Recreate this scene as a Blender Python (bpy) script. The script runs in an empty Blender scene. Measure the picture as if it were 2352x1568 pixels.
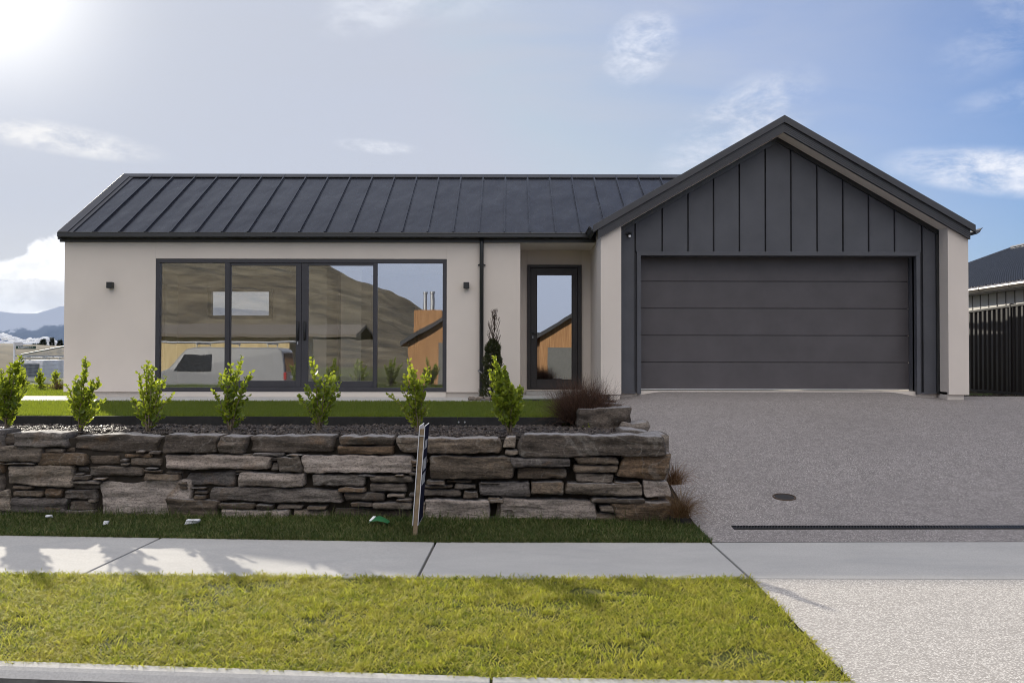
import bpy, bmesh, math, random
import numpy as np
from mathutils import Vector, Matrix, noise
rad = math.radians
SC = bpy.context.scene
COL = SC.collection

# ------------------------------------------------------------------ camera
EYE = Vector((0, 0, 1.65))
F, CX, CY = 2094.0, 1176.0, 784.0          # focal length and centre in units of a 2352 px wide frame
cam_d = bpy.data.cameras.new("camera")
cam = bpy.data.objects.new("camera", cam_d)
COL.objects.link(cam)
cam_d.sensor_width = 36.0
cam_d.lens = F / 2352.0 * 36.0
cam_d.clip_start, cam_d.clip_end = 0.1, 40000
CR = Matrix.Rotation(rad(-.109), 3, 'Z') @ Matrix.Rotation(rad(90.985), 3, 'X') @ Matrix.Rotation(rad(.075), 3, 'Z')
cam.matrix_world = Matrix.Translation(EYE) @ CR.to_4x4()
SC.camera = cam

# ------------------------------------------------------------------ light, sky, exposure
SUN_TO = Vector((-.60, 1.0, .4376)).normalized()
SUN_EL = math.asin(SUN_TO.z)
SUN_AZ = math.atan2(SUN_TO.x, SUN_TO.y)     # clockwise from +Y
sun_d = bpy.data.lights.new("sun", 'SUN')
sun_d.energy = 3.9
sun_d.angle = rad(.55)
sun_d.color = (1.0, .92, .78)
sun = bpy.data.objects.new("sun", sun_d)
COL.objects.link(sun)
sun.rotation_euler = SUN_TO.to_track_quat('Z', 'Y').to_euler()

world = bpy.data.worlds.new("World")
SC.world = world
world.use_nodes = True
SC.view_settings.view_transform = 'Standard'
SC.view_settings.look = 'None'
SC.view_settings.exposure = 0.60
SC.view_settings.gamma = 1.0
SC.cycles.filter_width = 1.0


def build_sky():
    nt = world.node_tree
    N, L = nt.nodes, nt.links
    N.clear()
    out = N.new('ShaderNodeOutputWorld')
    bg = N.new('ShaderNodeBackground')
    bg.inputs['Strength'].default_value = .1
    L.new(bg.outputs[0], out.inputs[0])
    sky = N.new('ShaderNodeTexSky')
    sky.sky_type = 'NISHITA'
    sky.sun_disc = False
    sky.sun_elevation = SUN_EL
    sky.sun_rotation = SUN_AZ
    sky.altitude = 300
    sky.air_density = 1.0
    sky.dust_density = 1.6
    sky.ozone_density = 1.6
    tc = N.new('ShaderNodeTexCoord')
    D = tc.outputs['Generated']

    def math_(op, a, b=None, clamp=False):
        n = N.new('ShaderNodeMath'); n.operation = op; n.use_clamp = clamp
        for i, v in enumerate((a, b)):
            if v is None: continue
            if isinstance(v, (int, float)): n.inputs[i].default_value = v
            else: L.new(v, n.inputs[i])
        return n.outputs[0]

    def dot(v):
        n = N.new('ShaderNodeVectorMath'); n.operation = 'DOT_PRODUCT'
        L.new(D, n.inputs[0]); n.inputs[1].default_value = v
        return n.outputs['Value']

    def ramp(val, a, b, va=0.0, vb=1.0):
        n = N.new('ShaderNodeMapRange'); n.interpolation_type = 'SMOOTHSTEP'
        L.new(val, n.inputs[0])
        n.inputs[1].default_value, n.inputs[2].default_value = a, b
        n.inputs[3].default_value, n.inputs[4].default_value = va, vb
        return n.outputs[0]

    def mapped_noise(rot, scl, scale, detail, rough, dist=0.0):
        mp = N.new('ShaderNodeMapping')
        L.new(D, mp.inputs[0])
        mp.inputs['Rotation'].default_value = rot
        mp.inputs['Scale'].default_value = scl
        t = N.new('ShaderNodeTexNoise')
        t.inputs['Scale'].default_value = scale; t.inputs['Detail'].default_value = detail
        t.inputs['Roughness'].default_value = rough; t.inputs['Distortion'].default_value = dist
        L.new(mp.outputs[0], t.inputs['Vector'])
        return t.outputs[0]

    def mixc(f, a, b):
        n = N.new('ShaderNodeMix'); n.data_type = 'RGBA'
        if isinstance(f, (int, float)): n.inputs[0].default_value = f
        else: L.new(f, n.inputs[0])
        for i, v in ((6, a), (7, b)):
            if isinstance(v, tuple): n.inputs[i].default_value = (*v, 1)
            else: L.new(v, n.inputs[i])
        return n.outputs[2]

    hs = N.new('ShaderNodeHueSaturation')
    hs.inputs['Saturation'].default_value = 1.12
    hs.inputs['Value'].default_value = 1.0
    tint = N.new('ShaderNodeMix'); tint.data_type = 'RGBA'; tint.blend_type = 'MULTIPLY'; tint.inputs[0].default_value = 1
    L.new(sky.outputs[0], tint.inputs[6]); tint.inputs[7].default_value = (.53, .645, .89, 1)
    cap_ = N.new('ShaderNodeVectorMath'); cap_.operation = 'MINIMUM'
    L.new(tint.outputs[2], cap_.inputs[0]); cap_.inputs[1].default_value = (3.9, 4.2, 5.0)
    L.new(cap_.outputs[0], hs.inputs['Color'])
    # thin high veil: whiter towards the sun, almost gone on the far side
    sd = dot(tuple(SUN_TO))
    veil = ramp(sd, .38, .95, .03, .90)
    streak = mapped_noise((.1, .25, .5), (1.0, 2.2, 6.0), 2.4, 7, .62, .6)
    veil = math_('MULTIPLY', veil, ramp(streak, .25, .75, .80, 1.12), True)
    col = mixc(veil, hs.outputs[0], (3.75, 3.98, 4.6))
    # bright veil added overhead and behind the viewer, unseen, to lift the shaded walls
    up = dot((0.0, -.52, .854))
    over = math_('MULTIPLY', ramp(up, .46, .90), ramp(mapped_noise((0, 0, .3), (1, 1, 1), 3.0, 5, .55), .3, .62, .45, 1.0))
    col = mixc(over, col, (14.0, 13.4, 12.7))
    # glow of the hazy air round the sun
    glow = math_('POWER', math_('MAXIMUM', sd, 0.0), 250.0)
    glow2 = math_('POWER', math_('MAXIMUM', sd, 0.0), 34.0)
    col = mixc(math_('MULTIPLY', glow2, .30, True), col, (5.6, 5.6, 5.6))
    col = mixc(math_('MULTIPLY', glow, .80, True), col, (11.5, 11.3, 10.9))
    hor = math_('MULTIPLY', ramp(dot((0, 0, 1)), .02, .30, 1.0, 0.0), ramp(sd, .35, .85))
    col = mixc(math_('MULTIPLY', hor, .6), col, (4.45, 4.5, 4.65))
    beh = math_('MULTIPLY', ramp(dot((0, 0, 1)), .02, .50, 1.0, 0.0), ramp(dot((0, -1, 0)), .2, .8))
    col = mixc(math_('MULTIPLY', beh, .8), col, (5.2, 5.6, 7.0))
    # warm pale band low over the mountains on the sun's side
    lowband = math_('MULTIPLY', ramp(dot((0, 0, 1)), .03, .16, 1.0, 0.0), ramp(dot(tuple(Vector((-.6, 1, 0)).normalized())), .72, .98))
    col = mixc(math_('MULTIPLY', lowband, .75), col, (5.4, 5.2, 4.75))
    # single clouds: direction, half width and height (radians), roll, strength, colour, noise scale
    CL = [((1470, 110), .026, .034, -.9, .7, (5.6, 5.8, 6.4), 26),
          ((1690, 305), .075, .034, .55, 1.0, (5.0, 5.25, 5.9), 13),
          ((2310, 395), .085, .018, -.18, .85, (6.2, 6.3, 6.7), 15),
          ((2330, 45), .06, .03, .5, .25, (4.9, 5.2, 6.0), 22),
          ((2340, 220), .05, .012, .1, .25, (4.9, 5.2, 6.0), 22),
          ((130, 317), .075, .012, -.08, .8, (6.4, 6.3, 6.2), 24),
          ((865, 337), .035, .006, -.05, .55, (5.8, 5.9, 6.2), 30),
          ((860, 15), .05, .022, .35, .4, (5.8, 6.0, 6.4), 22),
          ((1000, 5), .09, .018, .1, .2, (5.6, 5.8, 6.3), 16)]
    for (px, py), a, b, roll, s, c, ns in CL:
        d = (CR @ Vector(((px - CX) / F, -(py - CY) / F, -1))).normalized()
        r = Vector((0, 0, 1)).cross(d).normalized() * -1
        u = r.cross(d)
        if u.z < 0: u = -u
        ax = r * math.cos(roll) + u * math.sin(roll)
        ay = -r * math.sin(roll) + u * math.cos(roll)
        q = math_('ADD', math_('POWER', math_('ABSOLUTE', math_('DIVIDE', dot(tuple(ax)), a)), 2.0),
                  math_('POWER', math_('ABSOLUTE', math_('DIVIDE', dot(tuple(ay)), b)), 2.0))
        # dot with a tangent is the offset from the centre
        off = math_('SUBTRACT', 1.0, dot(tuple(d)))
        m = ramp(q, .0, 2.2, 1.35, 0.0)
        m = math_('MULTIPLY', m, ramp(off, .0, .02, 1.0, 0.0))
        nz = mapped_noise((roll, .3, -roll), (1, 1, 2.2), ns, 9, .66, .25)
        m = math_('MULTIPLY', m, ramp(nz, .34, .72))
        col = mixc(math_('MULTIPLY', m, s), col, c)
    # heaped cloud over the mountains, left of the house
    for (px, py), a, b, s, c in [((70, 655), .046, .030, 1.0, (8.2, 8.1, 8.0)), ((135, 615), .032, .034, 1.0, (8.4, 8.3, 8.2)),
                                 ((150, 680), .10, .016, .9, (6.6, 6.5, 6.3)), ((30, 690), .05, .012, .8, (6.4, 6.3, 6.1))]:
        d = (CR @ Vector(((px - CX) / F, -(py - CY) / F, -1))).normalized()
        r = (Vector((0, 0, 1)).cross(d).normalized()) * -1
        u = Vector((0, 0, 1))
        q = math_('ADD', math_('POWER', math_('ABSOLUTE', math_('DIVIDE', dot(tuple(r)), a)), 2.0),
                  math_('POWER', math_('ABSOLUTE', math_('DIVIDE', math_('SUBTRACT', dot((0, 0, 1)), d.z), b)), 2.0))
        nz = mapped_noise((0, 0, 0), (1, 1, 1), 34, 8, .6, .5)
        edge = math_('SUBTRACT', math_('ADD', q, math_('MULTIPLY', nz, 1.6)), .8)
        m = math_('MULTIPLY', ramp(edge, .75, 1.1, 1.0, 0.0), ramp(sd, .6, .8))
        shade = ramp(mapped_noise((0, 0, 0), (1, 1, 1.4), 26, 6, .55, .3), .35, .65)
        cc = mixc(shade, (c[0] * .80, c[1] * .80, c[2] * .81), c)
        col = mixc(math_('MULTIPLY', m, s), col, cc)
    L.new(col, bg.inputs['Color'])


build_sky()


# ------------------------------------------------------------------ helpers
def at(px, py, Y):
    """World point seen at (px, py) of the 2352 px wide photograph, on the plane y = Y."""
    d = CR @ Vector(((px - CX) / F, -(py - CY) / F, -1))
    return EYE + d * (Y / d.y)


def rect(px0, py0, px1, py1, Y):
    """x0, x1, z0, z1 of a picture rectangle standing on the plane y = Y."""
    my, mx = (py0 + py1) / 2, (px0 + px1) / 2
    return at(px0, my, Y).x, at(px1, my, Y).x, at(mx, py1, Y).z, at(mx, py0, Y).z


def hit(px, py, zf):
    d = CR @ Vector(((px - CX) / F, -(py - CY) / F, -1))
    lo = 3.0
    p = None
    for i in range(6000):
        Y = lo + i * .01
        p = EYE + d * (Y / d.y)
        if p.z <= zf(p.x, Y): break
    return p


class MB:
    """Collects shapes; build() links them as ONE mesh object."""
    def __init__(s):
        s.v, s.f = [], []

    def add(s, vs, fs):
        b = len(s.v)
        s.v += [tuple(v) for v in vs]
        s.f += [tuple(i + b for i in f) for f in fs]
        return s

    def box(s, x0, x1, y0, y1, z0, z1):
        return s.add([(x0, y0, z0), (x1, y0, z0), (x1, y1, z0), (x0, y1, z0), (x0, y0, z1), (x1, y0, z1), (x1, y1, z1), (x0, y1, z1)],
                     [(0, 3, 2, 1), (4, 5, 6, 7), (0, 1, 5, 4), (1, 2, 6, 5), (2, 3, 7, 6), (3, 0, 4, 7)])

    def _ext(s, a, b):
        n = len(a)
        return s.add(a + b, [tuple(range(n - 1, -1, -1)), tuple(range(n, 2 * n))] + [(i, (i + 1) % n, n + (i + 1) % n, n + i) for i in range(n)])

    def ext_y(s, pts, y0, y1):
        return s._ext([(x, y0, z) for x, z in pts], [(x, y1, z) for x, z in pts])

    def ext_x(s, pts, x0, x1):
        return s._ext([(x0, y, z) for y, z in pts], [(x1, y, z) for y, z in pts])

    def ext_z(s, pts, z0, z1):
        return s._ext([(x, y, z0) for x, y in pts], [(x, y, z1) for x, y in pts])

    def hexa(s, p):
        return s.add(p, [(0, 3, 2, 1), (4, 5, 6, 7), (0, 1, 5, 4), (1, 2, 6, 5), (2, 3, 7, 6), (3, 0, 4, 7)])

    def bar(s, a, b, w, h=None, up=(0, 0, 1)):
        a, b = Vector(a), Vector(b)
        h = h or w
        d = (b - a).normalized()
        u = Vector(up)
        if abs(d.dot(u)) > .98: u = Vector((1, 0, 0))
        r = d.cross(u).normalized() * w / 2
        u = r.cross(d).normalized() * h / 2
        return s.hexa([a - r - u, a + r - u, b + r - u, b - r - u, a - r + u, a + r + u, b + r + u, b - r + u])

    def tube(s, pts, r, n=8, r1=None):
        pts = [Vector(p) for p in pts]
        rings = []
        m = len(pts)
        for i, p in enumerate(pts):
            d = (pts[min(i + 1, m - 1)] - pts[max(i - 1, 0)]).normalized()
            u = Vector((0, 0, 1)) if abs(d.z) < .95 else Vector((1, 0, 0))
            a = d.cross(u).normalized(); b = d.cross(a)
            rr = r if r1 is None else r + (r1 - r) * i / (m - 1)
            rings.append([p + (a * math.cos(2 * math.pi * k / n) + b * math.sin(2 * math.pi * k / n)) * rr for k in range(n)])
        vs = [v for g in rings for v in g]
        fs = [tuple(range(n)), tuple(range((m - 1) * n + n - 1, (m - 1) * n - 1, -1))]
        for i in range(m - 1):
            for k in range(n):
                fs.append((i * n + k, i * n + (k + 1) % n, (i + 1) * n + (k + 1) % n, (i + 1) * n + k))
        return s.add(vs, fs)

    def disc(s, c, r, h, n=24, axis='Z'):
        c = Vector(c)
        ax = {'X': Vector((1, 0, 0)), 'Y': Vector((0, 1, 0)), 'Z': Vector((0, 0, 1))}[axis]
        return s.tube([c - ax * h / 2, c + ax * h / 2], r, n)

    def build(s, name, m, parent=None, bevel=0.0, smooth=False):
        me = bpy.data.meshes.new(name)
        me.from_pydata(s.v, [], s.f)
        bm = bmesh.new(); bm.from_mesh(me)
        bmesh.ops.recalc_face_normals(bm, faces=bm.faces)
        bm.to_mesh(me); bm.free()
        me.materials.append(m)
        return link(name, me, parent, bevel, smooth)


def link(name, me, parent=None, bevel=0.0, smooth=False):
    o = bpy.data.objects.new(name, me)
    COL.objects.link(o)
    if smooth:
        me.polygons.foreach_set('use_smooth', [True] * len(me.polygons))
    if bevel:
        b = o.modifiers.new('bevel', 'BEVEL')
        b.width = bevel; b.segments = 2; b.limit_method = 'ANGLE'; b.angle_limit = rad(40)
        b.harden_normals = False
    if parent is not None:
        o.parent = parent
        o.matrix_parent_inverse = world_of(parent).inverted()
    return o


def world_of(o):
    m = Matrix.LocRotScale(o.location, o.rotation_euler, o.scale)
    if o.parent is not None:
        m = world_of(o.parent) @ o.matrix_parent_inverse @ m
    return m


def np_mesh(name, V, T, m, parent=None, smooth=False):
    """One mesh object from an (n,3) vertex array and an (m,3) triangle array."""
    me = bpy.data.meshes.new(name)
    V = np.asarray(V, np.float32); T = np.asarray(T, np.int32)
    me.vertices.add(len(V)); me.vertices.foreach_set('co', V.ravel())
    me.loops.add(T.size); me.loops.foreach_set('vertex_index', T.ravel())
    me.polygons.add(len(T)); me.polygons.foreach_set('loop_start', np.arange(0, T.size, 3, dtype=np.int32))
    me.update(calc_edges=True)
    me.validate()
    me.materials.append(m)
    return link(name, me, parent, 0, smooth)


def empty(name, loc, label=None, cat=None, group=None):
    o = bpy.data.objects.new(name, None)
    COL.objects.link(o)
    o.location = loc
    o.empty_display_size = .2
    tag(o, label, cat, group)
    return o


def tag(o, label=None, cat=None, group=None, kind=None):
    for k, v in (('label', label), ('category', cat), ('group', group), ('kind', kind)):
        if v: o[k] = v
    return o


def copy_thing(root, loc, rz=0.0, scale=1.0):
    r = root.copy(); COL.objects.link(r)
    r.location = loc; r.rotation_euler = (0, 0, rz); r.scale = (scale,) * 3
    for ch in root.children:
        c = ch.copy(); COL.objects.link(c); c.parent = r
        for g in ch.children:
            d = g.copy(); COL.objects.link(d); d.parent = c
    return r


# ------------------------------------------------------------------ materials
class Mat:
    def __init__(s, name, base=(.5, .5, .5), rough=.6, spec=.5, metal=0.0):
        s.m = bpy.data.materials.new(name)
        s.m.use_nodes = True
        s.nt = s.m.node_tree
        s.N, s.L = s.nt.nodes, s.nt.links
        s.b = s.N['Principled BSDF']
        s.out = s.N['Material Output']
        s.b.inputs['Base Color'].default_value = (*base, 1)
        s.b.inputs['Roughness'].default_value = rough
        s.b.inputs['Specular IOR Level'].default_value = spec
        s.b.inputs['Metallic'].default_value = metal
        s._pos = None

    def pos(s):
        if s._pos is None:
            s._pos = s.N.new('ShaderNodeNewGeometry')
        return s._pos.outputs['Position']

    def island(s):
        s.pos()
        return s._pos.outputs['Random Per Island']

    def mapping(s, scale=(1, 1, 1), rot=(0, 0, 0)):
        mp = s.N.new('ShaderNodeMapping')
        s.L.new(s.pos(), mp.inputs[0])
        mp.inputs['Scale'].default_value = scale
        mp.inputs['Rotation'].default_value = rot
        return mp.outputs[0]

    def noise(s, scale, detail=4, rough=.55, vec=None, dist=0.0):
        t = s.N.new('ShaderNodeTexNoise')
        t.inputs['Scale'].default_value = scale; t.inputs['Detail'].default_value = detail
        t.inputs['Roughness'].default_value = rough; t.inputs['Distortion'].default_value = dist
        s.L.new(vec or s.pos(), t.inputs['Vector'])
        return t.outputs[0]

    def voronoi(s, scale, feature='F1', vec=None, out='Distance'):
        t = s.N.new('ShaderNodeTexVoronoi'); t.feature = feature
        t.inputs['Scale'].default_value = scale
        s.L.new(vec or s.pos(), t.inputs['Vector'])
        return t.outputs[out]

    def ramp(s, val, stops):
        r = s.N.new('ShaderNodeValToRGB')
        e = r.color_ramp.elements
        while len(e) < len(stops): e.new(.5)
        for i, (p, c) in enumerate(stops):
            e[i].position = p
            e[i].color = (*c, 1) if isinstance(c, tuple) else (c, c, c, 1)
        s.L.new(val, r.inputs[0])
        return r.outputs[0]

    def mix(s, f, a, b, mode='MIX'):
        n = s.N.new('ShaderNodeMix'); n.data_type = 'RGBA'; n.blend_type = mode
        for i, v in ((0, f), (6, a), (7, b)):
            if isinstance(v, (int, float)): n.inputs[i].default_value = v if i == 0 else (v, v, v, 1)
            elif isinstance(v, tuple): n.inputs[i].default_value = (*v, 1)
            else: s.L.new(v, n.inputs[i])
        return n.outputs[2]

    def math(s, op, a, b=None, clamp=False):
        n = s.N.new('ShaderNodeMath'); n.operation = op; n.use_clamp = clamp
        for i, v in enumerate((a, b)):
            if v is None: continue
            if isinstance(v, (int, float)): n.inputs[i].default_value = v
            else: s.L.new(v, n.inputs[i])
        return n.outputs[0]

    def color(s, c):
        s.L.new(c, s.b.inputs['Base Color']); return s

    def rough(s, v):
        s.L.new(v, s.b.inputs['Roughness']); return s

    def bump(s, h, strength=.3, dist=.01):
        n = s.N.new('ShaderNodeBump')
        n.inputs['Strength'].default_value = strength; n.inputs['Distance'].default_value = dist
        s.L.new(h, n.inputs['Height'])
        prev = s.b.inputs['Normal'].links
        if prev: s.L.new(prev[0].from_socket, n.inputs['Normal'])
        s.L.new(n.outputs[0], s.b.inputs['Normal'])
        return s

    def translucent(s, col, fac):
        """Thin leaf or blade: part of the light goes through."""
        t = s.N.new('ShaderNodeBsdfTranslucent')
        if isinstance(col, tuple): t.inputs[0].default_value = (*col, 1)
        else: s.L.new(col, t.inputs[0])
        mx = s.N.new('ShaderNodeMixShader'); mx.inputs[0].default_value = fac
        s.L.new(s.b.outputs[0], mx.inputs[1]); s.L.new(t.outputs[0], mx.inputs[2])
        s.L.new(mx.outputs[0], s.out.inputs['Surface'])
        return s


def m_plaster(name, base):
    M = Mat(name, base, .8, .3)
    n = M.noise(1.1, 3)
    M.color(M.mix(M.ramp(n, [(.3, 0.0), (.7, 1.0)]), tuple(c * .955 for c in base), tuple(min(1, c * 1.03) for c in base)))
    M.bump(M.noise(260, 3, .6), .12, .004)
    return M.m


def m_metal(name, base, rough=.42, wave=0.0, spec=.5, grain=False):
    M = Mat(name, base, rough, spec)
    n = M.noise(2.3, 4)
    M.color(M.mix(M.ramp(n, [(.3, 0.0), (.7, 1.0)]), tuple(c * .88 for c in base), tuple(c * 1.1 for c in base)))
    M.rough(M.math('ADD', M.math('MULTIPLY', M.noise(6, 4), .16), rough - .08))
    if wave:
        M.bump(M.noise(1.3, 2, .4, M.mapping((2.1, .8, .8))), wave, .05)
    if grain:
        M.bump(M.noise(1, 5, .7, M.mapping((6, 6, 160))), .18, .003)
    return M.m


def m_plain(name, base, rough=.5, spec=.5, metal=0.0, var=.08, scale=9):
    M = Mat(name, base, rough, spec, metal)
    M.color(M.mix(M.ramp(M.noise(scale, 4), [(.3, 0.0), (.7, 1.0)]), tuple(c * (1 - var) for c in base), tuple(min(1, c * (1 + var)) for c in base)))
    return M.m


def m_glass(name, refl=.5, tint=(.72, .74, .73), wav=.35):
    m = bpy.data.materials.new(name); m.use_nodes = True
    nt = m.node_tree; N, L = nt.nodes, nt.links
    N.clear()
    out = N.new('ShaderNodeOutputMaterial')
    tr = N.new('ShaderNodeBsdfTransparent'); tr.inputs[0].default_value = (*tint, 1)
    gl = N.new('ShaderNodeBsdfGlossy'); gl.inputs['Roughness'].default_value = 0.0
    gl.inputs['Color'].default_value = (.93, .95, .98, 1)
    geo = N.new('ShaderNodeNewGeometry')
    no = N.new('ShaderNodeTexNoise'); no.inputs['Scale'].default_value = 2.2; no.inputs['Detail'].default_value = 1.0
    L.new(geo.outputs['Position'], no.inputs['Vector'])
    bp = N.new('ShaderNodeBump'); bp.inputs['Strength'].default_value = wav; bp.inputs['Distance'].default_value = .004
    L.new(no.outputs[0], bp.inputs['Height']); L.new(bp.outputs[0], gl.inputs['Normal'])
    lw = N.new('ShaderNodeFresnel'); lw.inputs['IOR'].default_value = 1.5
    mr = N.new('ShaderNodeMapRange'); mr.inputs[1].default_value = .04; mr.inputs[2].default_value = 1
    mr.inputs[3].default_value = refl; mr.inputs[4].default_value = 1
    L.new(lw.outputs[0], mr.inputs[0])
    mx = N.new('ShaderNodeMixShader')
    L.new(mr.outputs[0], mx.inputs[0]); L.new(tr.outputs[0], mx.inputs[1]); L.new(gl.outputs[0], mx.inputs[2])
    L.new(mx.outputs[0], out.inputs[0])
    return m


def m_concrete():
    M = Mat('concrete', (.5, .49, .47), .85, .3)
    big = M.ramp(M.noise(.9, 6, .62, M.mapping((1, 1.6, 1))), [(.28, (.375, .368, .358)), (.5, (.435, .425, .41)), (.72, (.48, .47, .45))])
    broom = M.noise(1, 3, .6, M.mapping((160, 2.5, 1), (0, 0, .05)))
    c = M.mix(M.math('MULTIPLY', M.ramp(broom, [(.35, 0.0), (.75, 1.0)]), .22), big, (.40, .39, .38))
    spots = M.ramp(M.voronoi(7, 'F1'), [(.0, 1.0), (.035, 0.0)])
    c = M.mix(M.math('MULTIPLY', spots, .55), c, (.22, .21, .19))
    stain = M.ramp(M.noise(2.6, 5, .7, None, 1.0), [(.60, 0.0), (.74, 1.0)])
    c = M.mix(M.math('MULTIPLY', stain, .34), c, (.34, .33, .31))
    c = M.mix(M.math('MULTIPLY', M.ramp(M.noise(75, 4, .8), [(.42, 1.0), (.56, 0.0)]), .40), c, (.27, .26, .25))
    c = M.mix(M.math('MULTIPLY', M.ramp(M.noise(22, 5, .75), [(.55, 0.0), (.70, 1.0)]), .30), c, (.56, .55, .53))
    c = M.mix(M.math('MULTIPLY', M.ramp(M.noise(.55, 5, .7, M.mapping((1, 2.5, 1)), 1.5), [(.52, 0.0), (.62, 1.0)]), .34), c, (.33, .33, .33))
    M.color(c)
    M.bump(broom, .10, .004).bump(M.noise(140, 3), .15, .003)
    return M.m


def m_aggregate(name, cols, scale=85, patch=.25):
    """Exposed aggregate: small pebbles of mixed greys in a cement paste."""
    M = Mat(name, cols[1], .8, .35)
    v = M.N.new('ShaderNodeTexVoronoi'); v.inputs['Scale'].default_value = scale
    M.L.new(M.pos(), v.inputs['Vector'])
    sep = M.N.new('ShaderNodeSeparateColor'); M.L.new(v.outputs['Color'], sep.inputs[0])
    peb = M.ramp(sep.outputs[0], [(0.0, cols[0]), (.4, cols[1]), (.75, cols[2]), (1.0, cols[3])])
    paste = M.ramp(v.outputs['Distance'], [(.35, 0.0), (.62, 1.0)])
    c = M.mix(paste, peb, tuple(x * .62 for x in cols[1]))
    big = M.noise(.8, 6, .6)
    c = M.mix(M.math('MULTIPLY', M.ramp(big, [(.35, 0.0), (.7, 1.0)]), patch), c, tuple(x * .62 for x in cols[1]))
    c = M.mix(M.math('MULTIPLY', M.ramp(M.noise(9, 4, .7), [(.45, 0.0), (.75, 1.0)]), patch), c, tuple(x * 1.25 for x in cols[1]))
    M.color(c)
    M.bump(v.outputs['Distance'], -.45, .006)
    return M.m


def M_fine(M, vec):
    mp = M.N.new('ShaderNodeMapping'); M.L.new(vec, mp.inputs[0])
    mp.inputs['Scale'].default_value = (38, 38, 80)
    return mp.outputs[0]


def m_stone(name, strata=True, tones=None):
    """Schist: banded grey and brown, each stone its own tone."""
    M = Mat(name, (.2, .18, .16), .82, .35)
    isl = M.island()
    off = M.N.new('ShaderNodeVectorMath'); off.operation = 'ADD'
    comb = M.N.new('ShaderNodeCombineXYZ')
    M.L.new(M.math('MULTIPLY', isl, 37.0), comb.inputs[0]); M.L.new(M.math('MULTIPLY', isl, 53.0), comb.inputs[2])
    M.L.new(M.pos(), off.inputs[0]); M.L.new(comb.outputs[0], off.inputs[1])
    mp = M.N.new('ShaderNodeMapping'); M.L.new(off.outputs[0], mp.inputs[0])
    mp.inputs['Scale'].default_value = (3.5, 3.5, 26) if strata else (6, 6, 9)
    mp.inputs['Rotation'].default_value = (.05, .06, 0)
    band = M.noise(1.0, 8, .68, mp.outputs[0], .7)
    tone = M.ramp(isl, [(0.0, (.085, .064, .046)), (.15, (.24, .182, .132)), (.28, (.050, .038, .029)), (.44, (.38, .312, .25)), (.56, (.085, .066, .052)), (.70, (.235, .195, .162)), (.82, (.16, .145, .142)), (.91, (.125, .088, .055)), (1.0, (.185, .12, .072))])
    if tones: tone = M.ramp(isl, tones)
    dark = M.mix(.78 if not tones else .55, tone, (.016, .013, .011))
    c = M.mix(M.ramp(band, [(.34, 0.0), (.62, 1.0)]), dark, tone)
    rust = M.ramp(M.noise(2.4, 5, .6, off.outputs[0], .8), [(.60, 0.0), (.74, 1.0)])
    c = M.mix(M.math('MULTIPLY', rust, .5), c, (.24, .14, .065))
    pale = M.ramp(M.noise(5.5, 8, .75, off.outputs[0], 1.4), [(.60, 0.0), (.70, 1.0)])
    c = M.mix(M.math('MULTIPLY', pale, .40), c, (.33, .31, .28))
    vein = M.ramp(M.noise(1.5, 3, .5, off.outputs[0], 1.2), [(.486, 0.0), (.5, 1.0), (.514, 0.0)])
    c = M.mix(M.math('MULTIPLY', vein, .22), c, (.36, .34, .31))
    # pale grey mixed in on the upward faces
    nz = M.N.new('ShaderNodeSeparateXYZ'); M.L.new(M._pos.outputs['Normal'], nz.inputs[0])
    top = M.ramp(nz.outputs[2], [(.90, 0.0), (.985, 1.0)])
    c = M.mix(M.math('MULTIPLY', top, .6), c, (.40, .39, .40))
    M.color(c)
    fine = M.noise(1.0, 6, .75, M_fine(M, off.outputs[0]), .4)
    c = M.mix(M.math('MULTIPLY', M.ramp(fine, [(.38, 1.0), (.52, 0.0)]), .62), c, (.018, .015, .013))
    c = M.mix(M.math('MULTIPLY', M.ramp(fine, [(.58, 0.0), (.72, 1.0)]), .45), c, (.40, .36, .31))
    M.color(c)
    M.bump(band, .8, .022).bump(fine, .7, .012)
    return M.m


def m_ground(name, stops, scale=3, bump=.5):
    M = Mat(name, stops[0][1], .95, .2)
    n = M.noise(scale, 8, .65)
    M.color(M.ramp(n, stops))
    M.bump(M.noise(scale * 12, 6, .7), bump, .02)
    return M.m


def m_leaf(name, cols, tcol, fac=.4, rough=.38, spec=.5):
    M = Mat(name, cols[1], rough, spec)
    isl = M.island()
    k = len(cols) - 1
    c = M.ramp(isl, [(i / k, c) for i, c in enumerate(cols)])
    oi = M.N.new('ShaderNodeObjectInfo')
    c = M.mix(1.0, c, M.ramp(oi.outputs['Random'], [(0, (.66, .74, .60)), (.5, (1, 1, 1)), (1, (1.0, .93, .75))]), 'MULTIPLY')
    M.color(c)
    M.translucent(M.mix(.5, tcol, c), fac)
    return M.m


def m_turf(name, cols, tcol, fac=.45, patch_scale=1.6, dry=(.30, .26, .06), lush=(.07, .13, .02)):
    """Grass blades: colour by blade and by patches of the lawn."""
    M = Mat(name, cols[1], .6, .18)
    isl = M.island()
    k = len(cols) - 1
    c = M.ramp(isl, [(i / k, x) for i, x in enumerate(cols)])
    p = M.ramp(M.noise(patch_scale, 5, .65), [(.36, 0.0), (.64, 1.0)])
    c2 = M.mix(.55, c, dry)
    c = M.mix(p, c, c2)
    p2 = M.ramp(M.noise(patch_scale * 2.7, 4, .6), [(.55, 0.0), (.72, 1.0)])
    c = M.mix(M.math('MULTIPLY', p2, .7), c, lush)
    M.color(c)
    M.translucent(M.mix(.5, tcol, c, 'MIX'), fac)
    return M.m


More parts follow.
